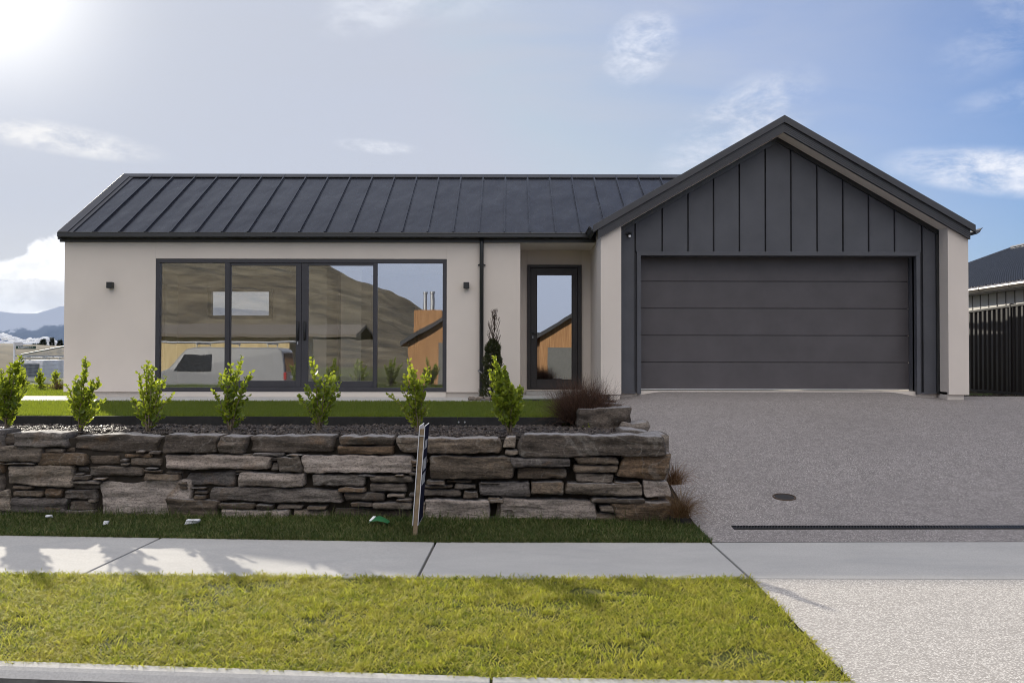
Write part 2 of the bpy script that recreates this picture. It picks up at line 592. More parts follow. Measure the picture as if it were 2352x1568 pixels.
W_WALL = m_plaster('wall_panel_paint', (.64, .575, .52))
W_SOFF = m_plaster('soffit_paint', (.76, .70, .64))
W_FOUND = m_plaster('foundation_plaster', (.64, .58, .52))
K_ROOF = m_metal('dark_roof_steel', (.023, .024, .031), .28, .8, .30)
K_TRIM = m_metal('dark_trim_steel', (.040, .040, .045), .46)
K_GUT = m_metal('dark_gutter_steel', (.020, .021, .022), .34)
K_CLAD = m_metal('dark_wall_cladding', (.074, .076, .088), .55, 0, .4, True)
K_GDOOR = m_metal('garage_door_steel', (.074, .067, .072), .52, 0, .4, True)
K_ALU = m_metal('window_aluminium', (.032, .031, .038), .42, 0, .5)
K_DOOR = m_metal('door_aluminium', (.030, .026, .026), .48, 0, .4)
K_BLACK = m_plain('black_plastic', (.012, .012, .013), .45)
G_WIN = m_glass('window_glass', .30, (.99, .99, .98), .09)
G_DOOR = m_glass('door_glass', .50, (.35, .36, .36), .06)
G_DARK = m_glass('car_glass', .25, (.25, .27, .28), .05)
CONC = m_concrete()
AGG_DRV = m_aggregate('driveway_aggregate', [(.10, .088, .084), (.275, .250, .242), (.38, .345, .332), (.58, .54, .52)], 74, .46)
AGG_APR = m_aggregate('apron_aggregate', [(.24, .22, .20), (.51, .48, .45), (.60, .575, .54), (.72, .69, .65)], 85, .14)
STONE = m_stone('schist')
BOULDER = m_stone('schist_boulder', False)
PALE_STONE = m_stone('pale_schist', True, [(0, (.36, .295, .25)), (.5, (.42, .355, .315)), (1, (.46, .40, .355))])
SOIL = m_ground('dark_soil', [(.3, (.020, .017, .014)), (.7, (.055, .045, .036))], 6)
TURF_BASE = m_ground('turf_soil', [(.3, (.035, .040, .012)), (.5, (.075, .085, .020)), (.72, (.13, .115, .04))], 7)
LAWN_BASE = m_ground('lawn_soil', [(.3, (.025, .040, .012)), (.7, (.055, .080, .020))], 7)
DRY = m_ground('dry_grass_ground', [(.36, (.012, .011, .006)), (.48, (.045, .035, .020)), (.66, (.085, .066, .038))], .45)
ASPH = m_ground('asphalt', [(.3, (.040, .040, .042)), (.7, (.065, .064, .063))], 20, .3)
TIMBER_D = m_ground('dark_timber', [(.3, (.020, .020, .021)), (.7, (.040, .039, .038))], 5, .4)
STEEL = m_plain('galvanised_steel', (.36, .37, .39), .5, .4, .6)
WHITE = m_plain('white_paint', (.78, .79, .80), .35)
GLASSY_RED = m_plain('red_lamp', (.35, .02, .02), .2)

# ------------------------------------------------------------------ ground levels
def path_z(x, Y):
    """Footpath: falls a little from left to right."""
    t = max(0.0, min(1.0, (-.6 - x) / 4.0))
    k = max(0.0, min(1.0, (Y - 6.855) / 1.32))
    r = max(0.0, (x - 1.5) / 3.0)
    return t * (.036 + .022 * k) + r * (-.006 + .014 * k) + .02 * max(0.0, (-4.6 - x))


def verge_z(x, Y):
    k = max(0.0, min(1.0, (6.855 - Y) / 2.1))
    return path_z(x, 6.855) * (1 - k) + kerb_z(x) * k


def kerb_z(x):
    return max(-.09, min(.10, -.041 - .032 * x)) if x < 0 else max(-.09, -.041 - .010 * x)


def wall_y(x):
    return 9.05 + .085 * max(0.0, min(9.0, 1.4 - x))


def strip_z(x, Y):
    k = max(0.0, min(1.0, (-.6 - x) / 4.8))
    return path_z(x, 8.17) + (.02 - .085 * k) * (Y - 8.17) + .012


def drive_z(x, Y):
    if Y < 8.17: z = 0.0
    elif Y < 9.0: z = .045 * (Y - 8.17)
    elif Y < 15.2: z = .037 + (Y - 9.0) * .1475
    else: z = .9515 + (Y - 15.2) * .068
    k = max(0.0, min(1.0, (Y - 13.5) / 2.5))
    e = max(0.0, min(1.0, (2.75 - x) / .75)) + max(0.0, min(1.0, (x - 6.75) / .8))
    return z - .10 * k * e * e * (3 - 2 * min(1, e)) + path_z(x, 8.17) * max(0, 1 - (Y - 8.17) / 2)


LAWN_Z = .90


def grid(name, m, xs, ys, zf, parent=None, kind='structure', thick=0.0, smooth=True):
    xs, ys = list(xs), list(ys)
    v = [(x, y, zf(x, y)) for y in ys for x in xs]
    n = len(xs)
    f = [(j * n + i, j * n + i + 1, (j + 1) * n + i + 1, (j + 1) * n + i) for j in range(len(ys) - 1) for i in range(n - 1)]
    mb = MB().add(v, f)
    o = mb.build(name, m, parent, 0, smooth)
    # normals upward
    bm = bmesh.new(); bm.from_mesh(o.data)
    if sum(fc.normal.z for fc in bm.faces) < 0: bmesh.ops.reverse_faces(bm, faces=bm.faces)
    bm.to_mesh(o.data); bm.free()
    if kind and parent is None: o['kind'] = kind
    return o


def lin(a, b, n): return np.linspace(a, b, n)


def fbm(x, y, z=0.0, o=5):
    return noise.fractal(Vector((x, y, z)), 1.0, 2.1, o)


# ------------------------------------------------------------------ the setting
def far_ground(x, y):
    d = math.hypot(x, y)
    z = -.75
    if y > 27 and x < 14:
        z = -.48
    if d > 60:
        z += min(1.0, (d - 60) / 400) * fbm(x * .004, y * .004, 3.1) * 5.0 - .3
    # dry bank left of the house
    b = math.exp(-((x + 46) / 22) ** 2 - ((y - 80) / 22) ** 2)
    z += 3.6 * b * (1 + .25 * fbm(x * .15, y * .15))
    return z


def axis(lo, hi):
    a = [0]
    s = 2.0
    while a[-1] < hi:
        a.append(a[-1] + s); s *= 1.09
    b = [0]; s = 2.0
    while b[-1] > lo:
        b.append(b[-1] - s); s *= 1.09
    return sorted(set(a + b))


grid('ground', DRY, axis(-9000, 9000), axis(-900, 9000), far_ground)
# site platform the house and its lawn stand on
site = MB()
site.ext_z([(-17, 11.02), (.66, 11.02), (1.30, 12.6), (1.50, 14.5), (1.60, 17.0), (12.0, 17.0), (40, 17.0), (40, 34), (-17, 34)], -.9, LAWN_Z - .012)
site.hexa([(-17, 34, -.9), (40, 34, -.9), (40, 42, -.9), (-17, 42, -.9), (-17, 34.001, LAWN_Z - .013), (40, 34.001, LAWN_Z - .013), (40, 34.01, LAWN_Z - .013), (-17, 34.01, LAWN_Z - .013)])
tag(site.build('lawn', LAWN_BASE), kind='structure')
grid('lawn_slope', LAWN_BASE, lin(-40, -17, 30), lin(9, 34, 20), lambda x, y: LAWN_Z - .014 - 1.7 * (max(0, -17 - x) / 23) ** 1.2)
grid('road', ASPH, lin(-60, 60, 60), lin(-4.2, 4.45, 10), lambda x, y: kerb_z(max(-11, min(20, x))) - .085 - .008 * abs(y - 0.5))
grid('road_verge', TURF_BASE, lin(-60, 60, 40), lin(-9, -4.2, 6), lambda x, y: kerb_z(max(-11, min(20, x))) + .01)
grid('verge', TURF_BASE, lin(-12, 1.80, 60), lin(4.80, 6.87, 16), lambda x, y: verge_z(x, y) - .012)
grid('verge.001', TURF_BASE, lin(9.0, 20, 20), lin(4.80, 6.87, 6), lambda x, y: verge_z(x, y) - .012)
grid('wall_foot_ground', TURF_BASE, lin(-12, 1.80, 60), lin(8.15, 10.3, 14), lambda x, y: strip_z(x, y) - .014)
# footpath in slabs with open joints
JX = [-13, -10.2, -7.5, -4.0, -.667, 1.795, 5.55, 8.6, 12, 16]
for i in range(len(JX) - 1):
    def joint(k, far):
        # the joints run slightly askew across the path
        if k == 3: return (-3.195 if not far else -3.115)
        if k == 4: return (-.693 if not far else -.665)
        if k == 5: return (1.80 if not far else 1.79)
        return JX[k]
    g = .010
    xs0 = lambda far: joint(i, far) + g
    xs1 = lambda far: joint(i + 1, far) - g
    n = max(2, int((JX[i + 1] - JX[i]) / .4))
    mb = MB()
    vs = []
    for j in range(5):
        t = j / 4
        Y = 6.855 + t * 1.315
        a = xs0(False) * (1 - t) + xs0(True) * t
        b = xs1(False) * (1 - t) + xs1(True) * t
        for k in range(n + 1):
            x = a + (b - a) * k / n
            vs.append((x, Y, path_z(x, Y)))
    top = [(j * (n + 1) + k, j * (n + 1) + k + 1, (j + 1) * (n + 1) + k + 1, (j + 1) * (n + 1) + k) for j in range(4) for k in range(n)]
    m0 = len(vs)
    edge = [k for k in range(n + 1)] + [j * (n + 1) + n for j in range(1, 5)] + [4 * (n + 1) + k for k in range(n - 1, -1, -1)] + [j * (n + 1) for j in range(3, 0, -1)]
    low = [(vs[e][0], vs[e][1], vs[e][2] - .09) for e in edge]
    fs = top + [(edge[q], m0 + q, m0 + (q + 1) % len(edge), edge[(q + 1) % len(edge)]) for q in range(len(edge))]
    mb.add(vs + low, fs)
    tag(mb.build('footpath', CONC, None, .006), kind='structure')
# kerb: flat top, rounded lip, sloping face, shallow channel
def kerb_run(name, x0, x1, flat=False):
    n = max(2, int((x1 - x0) / .5))
    prof = [(4.85, -.06), (4.85, .002), (4.775, .0), (4.745, -.010), (4.722, -.022), (4.70, -.036), (4.665, -.062), (4.63, -.078), (4.40, -.090), (4.40, -.26), (4.85, -.26)]
    if flat:
        prof = [(4.85, -.06), (4.85, .0), (4.78, -.002), (4.72, -.012), (4.66, -.030), (4.60, -.05), (4.52, -.07), (4.42, -.085), (4.40, -.09), (4.40, -.26), (4.85, -.26)]
    vs, fs = [], []
    p = len(prof)
    for k in range(n + 1):
        x = x0 + (x1 - x0) * k / n
        for (y, z) in prof:
            vs.append((x, y, kerb_z(x) + z))
    for k in range(n):
        for q in range(p):
            fs.append((k * p + q, k * p + (q + 1) % p, (k + 1) * p + (q + 1) % p, (k + 1) * p + q))
    fs += [tuple(range(p)), tuple(range(n * p + p - 1, n * p - 1, -1))]
    o = tag(MB().add(vs, fs).build(name, CONC, None, .004), kind='structure')
    if not flat:
        o.data.materials.append(CONC_WET)
        for f in o.data.polygons:
            c = f.center
            if c.y < 4.695 and abs(f.normal.x) < .5 and f.normal.z > -.2: f.material_index = 1


CONC_WET = m_ground('wet_concrete', [(.3, (.05, .05, .048)), (.7, (.11, .105, .10))], 9, .2)
for a, b, fl in ((-13, -7.1, 0), (-7.09, -3.9, 0), (-3.89, -.105, 0), (-.09, 1.55, 0), (1.56, 9.0, 1), (9.01, 20, 0)):
    kerb_run('kerb', a, b, fl)
# wet gutter water at the left
grid('gutter_water', m_plain('wet_gutter', (.025, .025, .026), .05), lin(-12, -.6, 30), lin(4.30, 4.665, 3), lambda x, y: kerb_z(x) - .064)
grid('apron', AGG_APR, [1.81, 2.5, 3.5, 5, 6.5, 8, 9.0], lin(4.845, 6.845, 8), lambda x, y: verge_z(x, y) - .004)
grid('driveway', AGG_DRV, list(lin(1.80, 3.0, 13)) + list(lin(3.3, 6.6, 8)) + list(lin(6.75, 8.2, 12)) + [8.8, 9.5, 10.2],
     list(lin(8.182, 9.0, 6)) + list(lin(9.3, 16.62, 40)), drive_z)
strip_conc = MB().box(-15.0, -.06, 15.42, 17.3, LAWN_Z - .1, LAWN_Z + .006)
tag(strip_conc.build('path', CONC), kind='structure')


# ------------------------------------------------------------------ the house
HY = 16.95                       # front wall plane
GY, CLY, GDY = 16.0, 16.37, 16.65  # garage piers, garage cladding, garage door
EYO, ENTY = 16.80, 18.05          # roof edge, entry back wall
house = empty('house', (-1.0, 18.5, LAWN_Z), 'single storey pale house with dark standing seam roof and gabled double garage', 'house')
XL = at(147, 740, HY).x
XE = at(1195, 740, HY).x
WB = at(600, 900, HY).z           # bottom edge of the wall panels
WT = at(600, 550, HY).z
wx0, wx1, wz0, wz1 = rect(356.6, 594.4, 1025.8, 899, HY)
GXL, GXL2 = at(1380, 700, GY).x, at(1427, 700, GY).x
GXR2, GXR = at(2178, 700, GY).x, at(2225, 700, GY).x
AX = 4.80                          # garage ridge
AZ = at(1802.3, 264, 15.88).z
SL = .577

wall = MB()
wall.box(XL, wx0, HY, HY + .22, WB, WT)
wall.box(wx1, XE, HY, HY + .22, WB, WT)
wall.box(wx0, wx1, HY, HY + .22, wz1, WT)
# gable end wall on the left and back wall
RZ = 5.57
zside = lambda y: 3.80 + (min(y, 39.28 - y) - 16.95) * SL
wall.ext_x([(HY + .22, 3.33), (HY + .22, zside(17.17) - .05), (19.64, zside(19.64) - .05), (22.1, zside(22.1) - .05), (22.1, 3.33)], XL + .002, XL + .2)
wall.box(XL + .002, XL + .2, HY + .22, 17.4, WB, 3.33)
wall.box(XL + .002, XL + .2, 21.4, 22.1, WB, 3.33)
bx0, bx1, bz0, bz1 = rect(478, 661, 627, 733, 22.1)
wall.box(XL + .2, bx0, 22.1, 22.3, WB, WT)
wall.box(bx1, 1.5, 22.1, 22.3, WB, WT)
wall.box(bx0, bx1, 22.1, 22.3, bz1, WT)
wall.box(bx0, bx1, 22.1, 22.3, WB, bz0)
# entry recess
dx0, dx1, dz0, dz1 = rect(1211, 608.6, 1335.7, 893.8, ENTY)
AL = at(1275, 558.7, HY).z
wall.box(XE - .2, XE, HY + .22, ENTY + .2, WB, AL + .1)
wall.box(XE, dx0, ENTY, ENTY + .2, WB, AL + .1)
wall.box(dx1, GXL + .25, ENTY, ENTY + .2, WB, AL + .1)
wall.box(dx0, dx1, ENTY, ENTY + .2, dz1, AL + .1)
wall.build('wall', W_WALL, house, .004)
# garage side walls
wall = MB()
wall.box(GXL, GXL + .2, GY + .4, ENTY + 4.2, WB, 3.95)
wall.build('wall', W_WALL, house, .004)
wall = MB()
wall.box(GXR - .2, GXR, GY + .4, 24.0, WB, 3.75)
wall.build('wall', W_WALL, house, .004)
# garage piers either side of the recessed gable
DF = .285                          # depth of barge and fascia below the roof line
zg = lambda x, d=0.0: AZ - d - SL * abs(x - AX)
for x0, x1 in ((GXL, GXL2), (GXR2, GXR)):
    p = MB()
    p.ext_y([(x0, WB), (x1, WB), (x1, zg(x1, DF - .03)), (x0, zg(x0, DF - .03))], GY, GY + .4)
    p.build('pier', W_WALL, house, .004)
fd = MB()
fd.box(XL + .1, XE - .05, HY + .06, HY + .3, LAWN_Z - .3, WB + .05)
fd.box(XL + .1, XL + .3, HY + .3, 22, LAWN_Z - .3, WB + .05)
fd.box(wx0 + .01, wx1 - .01, HY + .02, HY + .059, LAWN_Z - .3, wz0 - .003)
fd.box(GXL + .16, GXL + .34, GY + .03, GY + .5, .2, WB + .05)
fd.box(GXR2 - .0, GXR - .07, GY + .05, GY + .6, .2, WB + .05)
fd.box(GXL + .36, GXR2 - .02, CLY + .05, CLY + .27, .2, WB + .01)
fd.box(XE - .3, GXL + .3, ENTY - .05, ENTY + .4, LAWN_Z - .3, dz0 - .003)
fd.box(GXL + .1, GXL + .3, GY + .52, ENTY - .06, LAWN_Z - .3, WB + .05)
fd.build('foundation', W_FOUND, house, .003)
porch = MB().box(XE + .02, GXL - .01, 16.7, ENTY - .06, LAWN_Z - .2, dz0 - .085).box(XE + .12, GXL - .02, 17.55, ENTY - .06, dz0 - .09, dz0 - .03)
porch.build('porch_step', CONC, house, .004)

# main roof
eL = Vector((-8.353, EYO, 3.956))
YR = 19.64
ZR = eL.z + SL * (YR - EYO)
RX = 4.0
roof = MB()
def slab(mb, x0, x1, ya, za, yb, zb, t):
    mb.hexa([(x0, ya, za - t), (x1, ya, za - t), (x1, yb, zb - t), (x0, yb, zb - t), (x0, ya, za), (x1, ya, za), (x1, yb, zb), (x0, yb, zb)])
slab(roof, eL.x + .02, RX, EYO, eL.z - .035, YR, ZR - .035, .05)
slab(roof, eL.x + .02, RX, 2 * YR - EYO, eL.z - .035, YR, ZR - .035, .05)
k = 0
x = at(213, 531, 16.8).x
while x < RX - .1:
    # standing seam: a narrow raised rib with a folded foot
    c0, c1 = Vector((x, EYO + .01, eL.z - .03)), Vector((x, YR - .03, ZR - .05))
    roof.bar(c0 + Vector((0, 0, .018)), c1 + Vector((0, 0, .018)), .026, .042)
    roof.bar(c0 + Vector((0, 0, .003)), c1 + Vector((0, 0, .003)), .062, .012)
    c0, c1 = Vector((x, 2 * YR - EYO - .01, eL.z - .03)), Vector((x, YR + .03, ZR - .05))
    roof.bar(c0 + Vector((0, 0, .018)), c1 + Vector((0, 0, .018)), .026, .042)
    x += .4748
rf = roof.build('roof', K_ROOF, house)
cap = MB()
slab(cap, eL.x - .005, RX, YR - .16, ZR - SL * .16 + .006, YR, ZR + .006, .018)
slab(cap, eL.x - .005, RX, YR + .16, ZR - SL * .16 + .006, YR, ZR + .006, .018)
cap.build('ridge_cap', K_TRIM, rf, .003)
vf = MB()
slab(vf, eL.x, eL.x + .19, EYO - .005, eL.z + .004, YR - .1, ZR - .05, .03)
slab(vf, eL.x + .19, eL.x + .27, EYO - .005, eL.z - .015, YR - .1, ZR - .068, .03)
slab(vf, eL.x, eL.x + .19, 2 * YR - EYO, eL.z + .004, YR + .1, ZR - .05, .03)
vf.hexa([(eL.x - .002, EYO, eL.z - .15), (eL.x + .03, EYO, eL.z - .15), (eL.x + .03, YR, ZR - .15), (eL.x - .002, YR, ZR - .15),
         (eL.x - .002, EYO, eL.z - .027), (eL.x + .03, EYO, eL.z - .027), (eL.x + .03, YR, ZR - .027), (eL.x - .002, YR, ZR - .027)])
vf.build('verge_flashing', K_TRIM, rf, .003)
# fascia and gutter along the front
fx1 = GXL - .02
fz1, fz0 = at(600, 541, HY - .03).z, at(600, 556.5, HY - .03).z
fa = MB()
for i in range(4):
    h = (fz1 - fz0) / 4
    fa.box(at(139.5, 550, HY).x, fx1, HY - .04 - .004 * (i % 2), HY - .001, fz0 + i * h + .002, fz0 + (i + 1) * h)
fa.build('fascia', K_GUT, house)
gz1, gz0 = at(600, 534, 16.72).z, at(600, 544.5, 16.72).z
gu = MB()
gu.ext_x([(16.72, gz0 + .012), (16.73, gz0), (16.90, gz0), (16.905, gz1 - .03), (16.895, gz1 - .03), (16.89, gz0 + .008), (16.735, gz0 + .01), (16.728, gz1), (16.716, gz1 + .004), (16.712, gz1 - .008), (16.722, gz1 - .016)], at(131, 540, 16.72).x, GXL - .16)
gu.build('gutter', K_GUT, house)
sf = MB().box(XE - .2, GXL + .1, HY - .001, ENTY, AL, AL + .03)
sf.build('entry_soffit', W_SOFF, house)

# garage roof
gr = MB()
BK = 24.3
for sgn in (-1, 1):
    xe = AX + sgn * 3.30
    xs = [AX, xe]
    za, zb = AZ - .03, zg(xe) - .03
    p = [(AX, za), (xe, zb), (xe, zb - .06), (AX, za - .06)]
    gr.ext_y(p, 15.94, BK)
    Y = 16.3
    while Y < BK:
        gr.bar((AX, Y, za + .012), (xe, Y, zb + .012), .026, .045)
        Y += .4748
grf = gr.build('garage_roof', K_ROOF, house)


def chevron(mb, d0, d1, xl, xr, y0, y1):
    mb.ext_y([(xl, zg(xl, d0)), (AX, zg(AX, d0)), (AX, zg(AX, d1)), (xl, zg(xl, d1))], y0, y1)
    mb.ext_y([(AX, zg(AX, d0)), (xr, zg(xr, d0)), (xr, zg(xr, d1)), (AX, zg(AX, d1))], y0, y1)


bcx0, bcx1 = at(1362.6, 523, 15.88).x, at(2241.5, 526, 15.88).x
bc = MB(); chevron(bc, 0.0, .125, bcx0, bcx1, 15.88, 15.94)
bc.build('barge_cap', K_TRIM, grf, .003)
bf = MB()
fxl, fxr = at(1373.3, 535, 15.93).x, at(2228.6, 535, 15.93).x
n = 5
for i in range(n):
    h = (DF - .12) / n
    chevron(bf, .12 + i * h + .006, .12 + (i + 1) * h, fxl, fxr, 15.925, 15.99)
chevron(bf, .10, DF - .004, fxl + .002, fxr - .002, 15.94, 15.985)
bf.build('barge_fascia', K_TRIM, grf)
gs = MB(); chevron(gs, DF - .02, DF - .005, GXL + .01, GXR - .01, 15.991, CLY + .02)
gs.build('garage_soffit', W_SOFF, house)
# garage gutters in profile at both eaves
for sgn, xg in ((-1, at(1362, 530, 16).x), (1, at(2241, 530, 16).x)):
    gg = MB()
    z = zg(xg)
    pr = [(0, -.085), (.03, -.125), (.085, -.09), (.105, -.045), (.135, -.02), (.13, -.012), (.098, -.03), (.07, -.08), (.02, -.11), (.012, -.07)]
    pr = [(xg - sgn * .06 + sgn * a, z + b) for a, b in pr]
    gg.ext_y(pr, 15.90 if sgn > 0 else 15.96, 22.0 if sgn > 0 else 16.9)
    gg.build('garage_gutter', K_TRIM, grf)

# gable cladding around the garage door
fr = rect(1463.3, 578, 2114, 899.4, CLY - .05)
op = rect(1472.3, 587.3, 2105.5, 895, CLY - .05)
cl = MB()
CB = WB + .002
seams = [at(px, 500, CLY).x for px in (1458.4, 1520.5, 1579.8, 1638.7, 1698, 1757.5, 1816.4, 1876.2, 1935.5, 1994.4, 2053.8, 2117)]
edges = [GXL2 - .02] + seams + [GXR2 + .02]
for i in range(len(edges) - 1):
    a, b = edges[i] + (.013 if i else 0), edges[i + 1] - (.013 if i < len(edges) - 2 else 0)
    zb = CB if i in (0, len(edges) - 2) else fr[3] + .004
    top = lambda x: zg(x, .30)
    pts = [(a, zb), (b, zb), (b, top(b)), (a, top(a))]
    if a < AX < b: pts = [(a, zb), (b, zb), (b, top(b)), (AX, top(AX)), (a, top(a))]
    cl.ext_y(pts, CLY, CLY + .05)
    if i: cl.box(a, a + .010, CLY - .016, CLY, zb, zg(a, .36))
cl.ext_y([(GXL2 - .02, op[3] + .01), (GXR2 + .02, op[3] + .01), (GXR2 + .02, zg(GXR2, .3)), (AX, zg(AX, .3)), (GXL2 - .02, zg(GXL2, .3))], CLY + .055, CLY + .12)
cl.box(GXL2 - .02, op[0], CLY + .055, CLY + .12, CB, op[3] + .009)
cl.box(op[1], GXR2 + .02, CLY + .055, CLY + .12, CB, op[3] + .009)
cl.box(GXL2, fr[0] - .02, CLY - .02, CLY, CB, CB + .03)
cl.box(fr[1] + .02, GXR2, CLY - .02, CLY, CB, CB + .03)
cld = cl.build('gable_cladding', K_CLAD, house)
jt = MB(); chevron(jt, DF - .004, DF + .085, GXL2 + .001, GXR2 - .001, CLY - .045, CLY - .005)
jt.box(GXL2 + .001, GXL2 + .04, CLY - .045, CLY - .005, CB, zg(GXL2 + .04, .36))
jt.box(GXR2 - .05, GXR2 - .001, CLY - .045, CLY - .005, CB, zg(GXR2 - .04, .36))
jt.build('cladding_trim', K_GUT, cld)
gf = MB()
gf.box(fr[0], fr[1], CLY - .055, CLY + .02, op[3], fr[3])
gf.box(fr[0], op[0], CLY - .055, CLY + .02, WB - .002, op[3])
gf.box(op[1], fr[1], CLY - .055, CLY + .02, WB - .002, op[3])
gf.box(op[0] - .02, op[0], CLY + .02, GDY + .02, WB, op[3])
gf.box(op[1], op[1] + .02, CLY + .02, GDY + .02, WB, op[3])
gf.box(op[0], op[1], CLY + .021, GDY + .02, op[3], op[3] + .02)
gf.build('garage_door_frame', K_CLAD, house, .003)
gd = MB()
gz = [at(1800, py, GDY).z for py in (575, 646.6, 708.6, 770.6, 832.3, 893.2)]
for i in range(5):
    gd.box(op[0] + .002, op[1] - .002, GDY, GDY + .045, gz[i + 1] + (.008 if i < 4 else 0), gz[i] - .008)
gd.box(op[0] + .003, op[1] - .003, GDY + .02, GDY + .06, gz[5] + .01, gz[0])
gdo = gd.build('garage_door', K_GDOOR, house, .004)
MB().box(op[0] + .004, op[1] - .004, GDY - .004, GDY + .03, gz[5] - .012, gz[5] - .001).build('bottom_seal', WHITE, gdo)
MB().box(op[0] - .05, op[1] + .05, CLY + .02, GDY + .4, .6, gz[5] - .03).build('garage_sill', W_FOUND, house)
# motion sensor
sx0, sx1, sz0, sz1 = rect(1438, 533, 1452, 545, CLY)
sn = MB().box(sx0, sx1, CLY - .03, CLY, (sz0 + sz1) / 2 - .005, sz1).tube([((sx0 + sx1) / 2, CLY - .03, (sz0 + sz1) / 2), ((sx0 + sx1) / 2, CLY - .08, sz0 + .015)], .04, 12, .03)
sno = sn.build('motion_sensor', K_BLACK, house, .004)
MB().disc(((sx0 + sx1) / 2, CLY - .084, sz0 + .012), .024, .01, 12, 'Y').build('sensor_lens', WHITE, sno)

# front glazing: outer frame, fixed lights, two sliding leaves
FY = HY + .03
win = MB()
win.box(wx0, wx1, FY - .02, FY + .12, wz1 - .075, wz1)
win.box(wx0, wx1, FY - .02, FY + .12, wz0, wz0 + .075)
win.box(wx0, wx0 + .075, FY - .02, FY + .12, wz0 + .075, wz1 - .075)
win.box(wx1 - .075, wx1, FY - .02, FY + .12, wz0 + .075, wz1 - .075)
mxa = [at(516.7, 740, FY).x, at(529, 740, FY).x, at(857.5, 740, FY).x, at(866, 740, FY).x]
win.box(mxa[0], mxa[1] - .01, FY - .018, FY + .11, wz0 + .076, wz1 - .076)
win.box(mxa[2] + .01, mxa[3], FY - .018, FY + .11, wz0 + .076, wz1 - .076)
wino = win.build('window', K_ALU, house, .003)
for a, b in ((wx0 + .07, mxa[0] + .005), (mxa[3] - .005, wx1 - .07)):
    MB().box(a, b, FY + .03, FY + .036, wz0 + .07, wz1 - .07).build('pane', G_WIN, wino)
mid = at(692, 740, FY).x
g1 = rect(530, 610, 679.3, 874, FY)
g2 = rect(707.7, 610, 856.6, 875, FY)
for (a, b), g in (((mxa[1] - .012, mid - .003), g1), ((mid + .003, mxa[2] + .012), g2)):
    s = MB()
    s.box(a, g[0], FY + .0, FY + .05, wz0 + .077, wz1 - .08)
    s.box(g[1], b, FY + .0, FY + .05, wz0 + .077, wz1 - .08)
    s.box(g[0], g[1], FY + .0, FY + .05, g[3], wz1 - .08)
    s.box(g[0], g[1], FY + .0, FY + .05, wz0 + .077, g[2])
    s.build('sliding_leaf', K_ALU, wino, .003)
    MB().box(g[0] - .01, g[1] + .01, FY + .024, FY + .030, g[2] - .01, g[3] + .01).build('pane', G_WIN, wino)
for px in (684, 700):
    h = at(px, 760, FY)
    hz0, hz1 = at(px, 779, FY).z, at(px, 740, FY).z
    hb = MB().box(h.x - .022, h.x + .022, FY - .012, FY - .001, hz0 - .02, hz1 + .02)
    hb.tube([(h.x, FY - .012, hz0), (h.x + .012, FY - .05, hz0 + .02), (h.x + .014, FY - .055, (hz0 + hz1) / 2), (h.x + .012, FY - .05, hz1 - .02), (h.x, FY - .012, hz1)], .011, 8)
    hb.build('handle', K_BLACK, wino, 0, True)
lk = at(684, 777, FY); lz = at(684, 787, FY).z
MB().box(lk.x - .010, lk.x + .010, FY - .016, FY - .002, lz - .035, lz + .02).build('lock', STEEL, wino, .003)

# front door
door = MB()
DY = ENTY - .03
gl = rect(1232.5, 630.5, 1314.4, 872.5, DY)
jw = at(1219, 740, DY).x, at(1327, 740, DY).x
door.box(dx0, jw[0], DY - .02, DY + .14, dz0, dz1)
door.box(jw[1], dx1, DY - .02, DY + .14, dz0, dz1)
door.box(jw[0], jw[1], DY - .02, DY + .14, dz1 - .06, dz1)
door.box(jw[0] + .005, gl[0], DY + .01, DY + .06, dz0 + .01, dz1 - .066)
door.box(gl[1], jw[1] - .005, DY + .01, DY + .06, dz0 + .01, dz1 - .066)
door.box(gl[0], gl[1], DY + .01, DY + .06, gl[3], dz1 - .066)
door.box(gl[0], gl[1], DY + .01, DY + .06, dz0 + .01, gl[2])
for a, b, c, d in ((gl[0], gl[0] + .012, gl[2], gl[3]), (gl[1] - .012, gl[1], gl[2], gl[3]), (gl[0] + .012, gl[1] - .012, gl[3] - .012, gl[3]), (gl[0] + .012, gl[1] - .012, gl[2], gl[2] + .012)):
    door.box(a, b, DY + .004, DY + .05, c, d)
doo = door.build('front_door', K_DOOR, house, .003)
MB().box(gl[0] + .006, gl[1] - .006, DY + .03, DY + .036, gl[2] + .006, gl[3] - .006).build('pane', G_DOOR, doo)
hx, hz = at(1224, 768, DY).x, at(1224, 765, DY).z
hd = MB().box(hx - .022, hx + .022, DY - .002, DY + .012, hz - .15, hz + .085)
hd.tube([(hx, DY + .01, hz), (hx, DY - .045, hz), (hx + .02, DY - .055, hz), (hx + .13, DY - .055, hz)], .011, 8)
hd.build('handle', K_BLACK, doo, .002)
MB().box(hx - .008, hx + .008, DY - .008, DY + .001, hz - .10, hz - .055).build('lock', STEEL, doo)
MB().box(gl[0] - .3, gl[1] + .3, DY + .5, DY + .52, dz0, dz1).build('hallway', m_plain('hall_dark', (.03, .03, .03), .8), house)

# downpipe with two brackets
dp = at(1106, 740, HY - .07)
dpz = at(1106, 548, HY - .07).z
d = MB().tube([(dp.x, HY - .07, LAWN_Z + .01), (dp.x, HY - .07, dpz - .1), (dp.x, HY - .075, dpz)], .038, 16)
dpo = d.build('downpipe', K_GUT, house, 0, True)
for py in (608, 851):
    z = at(1106, py, HY - .07).z
    MB().disc((dp.x, HY - .07, z), .045, .03, 16).box(dp.x - .07, dp.x + .07, HY - .03, HY - .001, z - .012, z + .012).build('bracket', K_BLACK, dpo)
